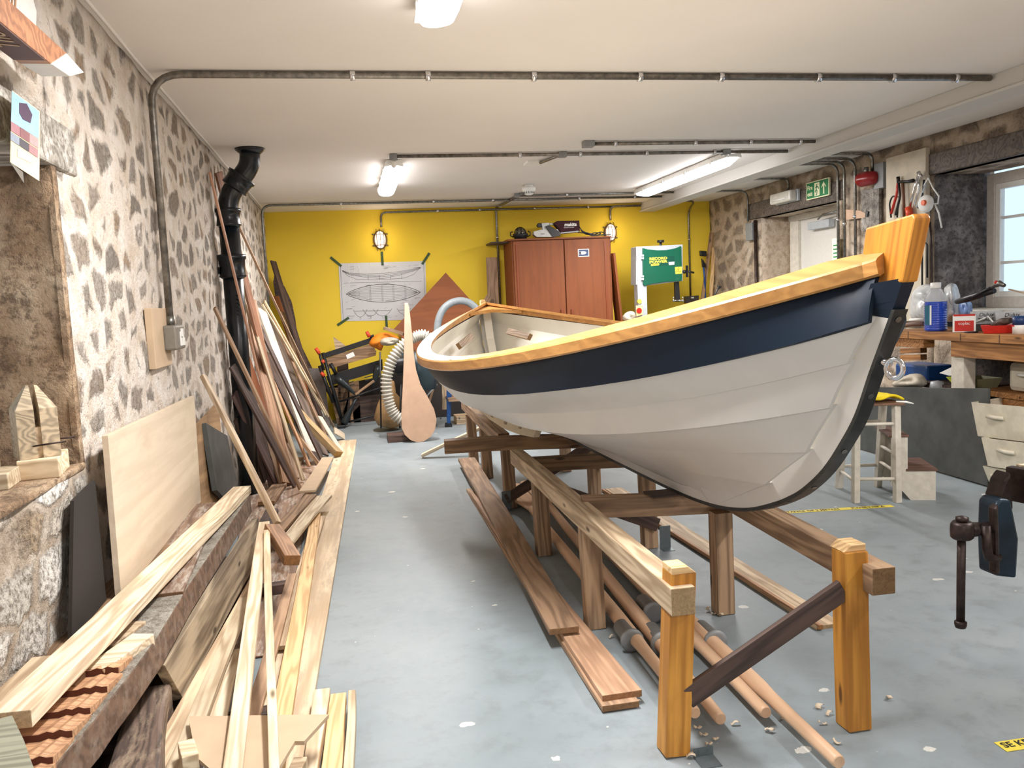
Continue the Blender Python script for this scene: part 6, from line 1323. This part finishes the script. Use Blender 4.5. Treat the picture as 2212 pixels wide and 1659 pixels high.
blobx('blue_cloth', [(2066, 650), (2080, 642), (2098, 652), (2095, 690), (2070, 698)], BX+.45, .12, plain('pale_blue_plastic', '7c9cd4', .4), 'pale blue plastic sheet behind the red tin', 'plastic sheet')
t = thing('caulking_gun', onx(2120, 640, BX+.35), 'black sealant gun lying across the tubs with a red and silver tip', 'sealant gun'); xg = BX+.32
mb = MB(); mb.tube([onx(2066, 652, xg), onx(2090, 645, xg), onx(2125, 634, xg), onx(2148, 628, xg)], [.018, .028, .024, .02], 8); mk('barrel', mb, BLACK, t)
mb = MB(); mb.tube([onx(2100, 642, xg-.03), onx(2150, 616, xg-.03)], .009, 6); mk('rod', mb, BLACK, t); mb = MB(); mb.tube([onx(2142, 620, xg-.03), onx(2160, 612, xg-.03), onx(2170, 617, xg-.03)], [.012, .022, .014], 8); mk('trigger_head', mb, STEEL, t); mb = MB(); mb.ball(onx(2152, 610, xg-.04), .014); mk('red_tip', mb, REDP, t)
t = thing('gloves', onx(1965, 705, BTX), 'worn brown and white tool grips lying at the far left end of the bench', 'tool handles')
mb = MB(); mb.tube([onx(1945, 704, BTX), onx(1970, 700, BTX), onx(1996, 699, BTX)], .018, 8); mk('brown_handle', mb, plain('worn_leather', '7a6256', .7), t); mb = MB(); mb.tube([onx(1966, 691, BTX+.05), onx(1996, 690, BTX+.05)], .012, 8); mk('white_handle', mb, WHITE, t)
mb = MB(); c = onx(2098, 715, BTX-.04); c.z = bz+.001; mb.lathe([(.045, 0), (.045, .008), (.002, .009)], c, n=20); mk('tin_lid', mb, BLACK, label='black round lid lying in front of the red tin', cat='lid')
board('window_stick', onx(2180, 624, 4.9), onx(2230, 638, 4.8), .012, .012, TAN, label='thin stick lying against the window frame', cat='stick', seg=1)
# under the bench
for i, (a, b) in enumerate((((1955, 757), (1996, 757)), ((1953, 772), (1996, 772)))):
    board('shelf_block', onx(1950, a[1], BX+.25), onx(1996, b[1], BX+.25), .06, .045, BENCHW, up=(0, 0, 1), label=('upper', 'lower')[i]+' of two short timber blocks stacked under the bench end', cat='wood block', seg=1)
mb = MB(); q0 = onx(1944, 820, BX+.35); q1 = onx(2014, 790, BX+.35); mb.box((BX+.3, q1.y, q0.z), (BX+.55, q0.y, q1.z)); mk('blue_box', mb, BLUEP, label='blue plastic box under the far end of the bench', cat='box', bevel=.02)
blobx('sack', [(1920, 840), (1922, 826), (1940, 818), (1962, 806), (1985, 806), (1996, 820), (2002, 842)], BX+.15, .16, CLOTHG, 'rumpled pale sack under the bench behind the dark panel', 'sack')
t = thing('paint_scuttle', onx(2060, 838, BX+.1), 'white and lime paint scuttle on its side under the bench', 'paint tray')
mb = MB(); mb.prism([onx(a, b, BX+.1) for a, b in ((2028, 806), (2075, 783), (2075, 812), (2050, 812))], (.1, 0, 0)); mk('white_tray', mb, WHITE, t, bevel=.004); mb = MB(); mb.prism([onx(a, b, BX+.12) for a, b in ((2042, 814), (2078, 812), (2075, 838), (2062, 834))], (.1, 0, 0)); mk('lime_side', mb, plain('lime_plastic', 'b4c034', .4), t, bevel=.004)
mb = MB(); c = onx(2025, 838, BX+.2); mb.lathe([(.05, -.02), (.06, 0), (.05, .05), (.002, .06)], c, n=18); mk('jar', mb, GREYM, label='grey metal jar lid beside the paint scuttle', cat='jar')
mb = MB(); q0 = onx(2165, 838, BX+.3); mb.box((BX+.25, 4.5, .645), (BX+.62, 5.16, .86)); t_ = mk('storage_tub', mb, CREAMT, bevel=.04, label='translucent storage tub on the shelf under the bench', cat='storage box')
mb = MB(); mb.tube([(BX+.235, 5.05, .77), (BX+.215, 5.0, .775), (BX+.215, 4.85, .775), (BX+.235, 4.8, .77)], .01, 6); mk('tub_handle', mb, WHITE, t_)
mb = MB(); frust(mb, onx(2115, 838, BX+.3)+V((0, 0, -.02)), .15, .15, .22, .22, .1, (1, 0, 0), (0, 1, 0)); mk('bowl', mb, plain('olive_bowl', '9a9c7c', .5), label='olive mixing bowl behind the white bench leg', cat='bowl')
# stacked white tubs at right
for i, (c, w0, w1, h, z, lab) in enumerate((((4.52, 4.92), .40, .46, .24, .36, 'upper cream plastic tub with a moulded handle at the right edge'), ((4.50, 4.80), .40, .46, .2, .17, 'middle cream plastic tub of the stack at the right edge'), ((4.52, 4.85), .34, .42, .16, .0, 'lowest cream plastic tub of the stack at the right edge'))):
    t = thing('plastic_tub', (*c, z), lab, 'plastic tub'); mb = MB(); frust(mb, (*c, z), w0, w0, w1, w1, h, (.95, .3, 0), (-.3, .95, 0)); mk('tub_body', mb, CREAMT, t, bevel=.035)
    mb = MB(); q = V((*c, z+h*.62)); mb.tube([q+V((-.21, .12, 0)), q+V((-.235, .08, 0)), q+V((-.245, -.03, 0)), q+V((-.22, -.07, 0))], .014, 8); mk('moulded_handle', mb, CREAMT, t)
mb = MB(); mb.box((4.36, 5.12, .30), (4.46, 5.22, .40)); mk('power_box', mb, BLACK, label='small black box beside the upper cream tub', cat='box', bevel=.01)
# dark panel
sheet('dark_board', V((4.33, 5.06, .012)), V((3.95, 5.95, .012)), V((4.02, 5.98, .74)), V((4.32, 5.02, .70)), .02, SLATE, label='dark painted panel leaning against the bench front', cat='panel', bevel=.003) if False else None
mb = MB(); pn = [ony(2137, 838, 5.05), onz(2136, 1050, .01)]
A_ = onz(2136, 1048, .012); n0 = V((4.33, 5.04, 0)); far = V((4.30, 6.9, 0))
P0, P1, P2, P3 = onz(2136, 1050, .01), onz(1800, 952, .01), None, None
dirv = (P1-P0); 
def onplane(px, py, o, nrm): d = ray(px, py); o = V(o); nrm = V(nrm); return CAM+d*((o-CAM).dot(nrm)/d.dot(nrm))
nrm = V((dirv.y, -dirv.x, 0)).normalized(); pts = [P0, P1, onplane(1795, 835, P0, nrm), onplane(2137, 839, P0, nrm)]
sheet('dark_board', pts[0], pts[1], pts[2], pts[3], .02, SLATE, label='large dark painted panel standing on edge in front of the bench', cat='panel', bevel=.003)
# ------------------------------------------------------------------ stool
so = thing('stool', (3.45, 5.1, 0), 'tall white painted stool with worn legs beside the bow of the boat', 'stool')
LEG = [(3.255, 4.955), (3.505, 4.865), (3.39, 5.36), (3.66, 5.30)]; TOP = [(3.26, 4.95), (3.50, 4.87), (3.345, 5.20), (3.58, 5.12)]
for (a, b), (c, d) in zip(LEG, TOP):
    mb = MB(); s = .021; mb.hexa([V((a+i*s, b+j*s, 0)) for i, j in ((-1, -1), (1, -1), (1, 1), (-1, 1))]+[V((c+i*s, d+j*s, .655)) for i, j in ((-1, -1), (1, -1), (1, 1), (-1, 1))]); mk('leg', mb, WPAINT, so, bevel=.003)
def lp(i, z): return lerp(V((*LEG[i], 0)), V((*TOP[i], .655)), z/.655)
for i, j, z in ((0, 1, .16), (0, 1, .53), (0, 2, .14), (1, 3, .2), (1, 3, .32), (2, 3, .17), (2, 3, .5), (0, 2, .45)):
    mb = MB(); mb.cyl(lp(i, z), lp(j, z), .011, n=10); mk('rung', mb, WPAINT, so)
mb = MB(); mb.prism([(3.225, 4.93, .655), (3.53, 4.82, .655), (3.62, 5.15, .655), (3.32, 5.25, .655)], (0, 0, .014)); mk('seat', mb, wood('worn_seat', '8a5c38', '5a3820', ring=5), so, bevel=.003)
mb = MB(); c = V((3.42, 5.0, .675)); rows = []
for i in range(9):
    rows.append([c+V((.17*(i/4-1)+.02*math.sin(j*2), .10*(j/3-1), .030+.018*math.sin(i*1.3+j)*math.cos(j*1.1)-.018*(abs(i/4-1)**3))) for j in range(7)])
mb.grid(rows); o = mk('yellow_cloth', mb, YELLOWC, label='folded yellow cloth on top of the stool', cat='cloth', solid=.022, sub=1)
mb = MB(); mb.tube([(3.50, 4.87, .676), (3.56, 4.85, .672), (3.60, 4.83, .66)], [.006, .008, .004], 6); mk('white_rag_end', mb, WHITE, label='narrow white rag end hanging off the stool seat', cat='rag')
# ------------------------------------------------------------------ step unit
sp = thing('step_stool', (3.75, 5.0, 0), 'cream painted two-step wooden steps with brown treads beside the stool', 'steps')
fm = face_mat((3.60, 4.89, 0), (.162, -.065, 0), (0, 0, 1)); nn_ = V((fm[0][2], fm[1][2], 0))
prof = [(.02, .0), (.175, 0), (.175, .20), (.0, .20), (.0, .43), (-.28, .43), (-.28, .0), (-.25, .0), (-.13, .16), (-.02, .05)]
for d in (0, -.36):
    mb = MB(); mb.prism([(a, b, d) for a, b in ((.02, 0), (.175, 0), (.175, .20), (.0, .20), (.0, .43), (-.10, .43), (-.10, .1), (-.03, .06))], (0, 0, -.018)); mk('side_panel', mb, WPAINT, sp, wmat=fm)
mb = MB(); mb.box((.155, .0, -.36), (.172, .20, -.018)); mb.box((-.02, .2, -.36), (-.003, .43, -.018)); mk('riser', mb, WPAINT, sp, wmat=fm)
for a, b, z in ((-.12, .008, .43), (-.01, .185, .20)): mb = MB(); mb.box((a, z, -.385), (b, z+.014, .008)); mk('tread', mb, wood('brown_tread', '7a4e38', '4c2e20', ring=5, knots=False), sp, wmat=fm, bevel=.002)
# ------------------------------------------------------------------ vise on a bench at the right edge
vs = thing('woodworking_vise', (1.8, 2.0, .75), 'heavy iron bench vise with a hanging bar handle at the right edge', 'vise')
NAVYI = plain('navy_iron', '1c3040', .35, .3, noise_amt=.25, scale=10); yv = 2.0
def vp(nm, pl, m, th, y=yv, bev=.004, par=None): mb = MB(); mb.prism([ony(a, b, y) for a, b in pl], (0, th, 0)); return mk(nm, mb, m, par or vs, bevel=bev)
mb = MB(); a_, b_ = ony(2077, 1150, yv), ony(2075, 1345, yv); mb.cyl(a_, b_, .0115, n=14); mb.lathe([(.002, -.016), (.014, -.014), (.0165, -.005), (.0165, .003), (.012, .006)], b_, n=16); mk('bar_handle', mb, RUST, vs)
c = ony(2078, 1146, yv); mb = MB(); mb.lathe([(.024, -.024), (.03, -.018), (.031, 0), (.03, .018), (.024, .026)], c, n=20); mb.tube([c+V((.02, 0, 0)), ony(2125, 1142, yv+.01), ony(2160, 1145, yv+.02)], [.022, .018, .024], 14); mk('screw_boss', mb, RUST, vs)
mb = MB(); mb.lathe([(.014, .026), (.017, .03), (.017, .038), (.004, .042)], c, n=16); mk('handle_knob', mb, RUST, vs)
mb = MB(); mb.tube([ony(2130, 1135, yv-.02), ony(2132, 1185, yv-.02), ony(2136, 1203, yv-.02), ony(2158, 1205, yv-.02)], [.012, .013, .014, .012], 10); mk('release_lever', mb, RUST, vs)
vp('front_jaw', [(2152, 1090), (2162, 1078), (2185, 1080), (2202, 1165), (2197, 1250), (2152, 1245), (2149, 1165)], NAVYI, .07, yv-.01, .008)
vp('casting_rib', [(2150, 1100), (2158, 1090), (2162, 1240), (2152, 1244)], RUST, .03, yv-.03, .006)
vp('jaw_web', [(2160, 1075), (2172, 1040), (2185, 1020), (2190, 1100), (2170, 1120)], RUST, .06, yv+.02, .006)
mb = MB(); q0 = onz(2172, 1008, .9); mb.prism([(q0.x, q0.y, .80), (q0.x+.05, q0.y-.20, .80), (q0.x+.075, q0.y-.195, .80), (q0.x+.03, q0.y+.01, .80)], (0, 0, .10)); mk('jaw_cheek', mb, RUST, vs, bevel=.003)
mb = MB(); mb.prism([(q0.x+.035, q0.y+.0, .80), (q0.x+.08, q0.y-.22, .80), (q0.x+.11, q0.y-.22, .80), (q0.x+.07, q0.y, .80)], (0, 0, .105)); mk('wooden_jaw', mb, PINEW, vs, bevel=.002)
mb = MB(); c = ony(2160, 1078, yv+.12); mb.ball(c, .022, .8, 1, 1.1); mk('rear_knob', mb, BLACK, vs)
mb = MB(); mb.box((q0.x+.11, 1.2, .81), (q0.x+1.3, q0.y+.02, .895)); b2 = thing('workbench', (q0.x+.7, 1.5, 0), 'near workbench carrying the vise, only its edge in the photo', 'workbench'); mk('bench_top', mb, BENCHW, b2, bevel=.003)
for x in (q0.x+.25, q0.x+1.2): mb = MB(); mb.box((x, 1.3, 0), (x+.09, 1.39, .81)); mk('leg', mb, BENCHW, b2)
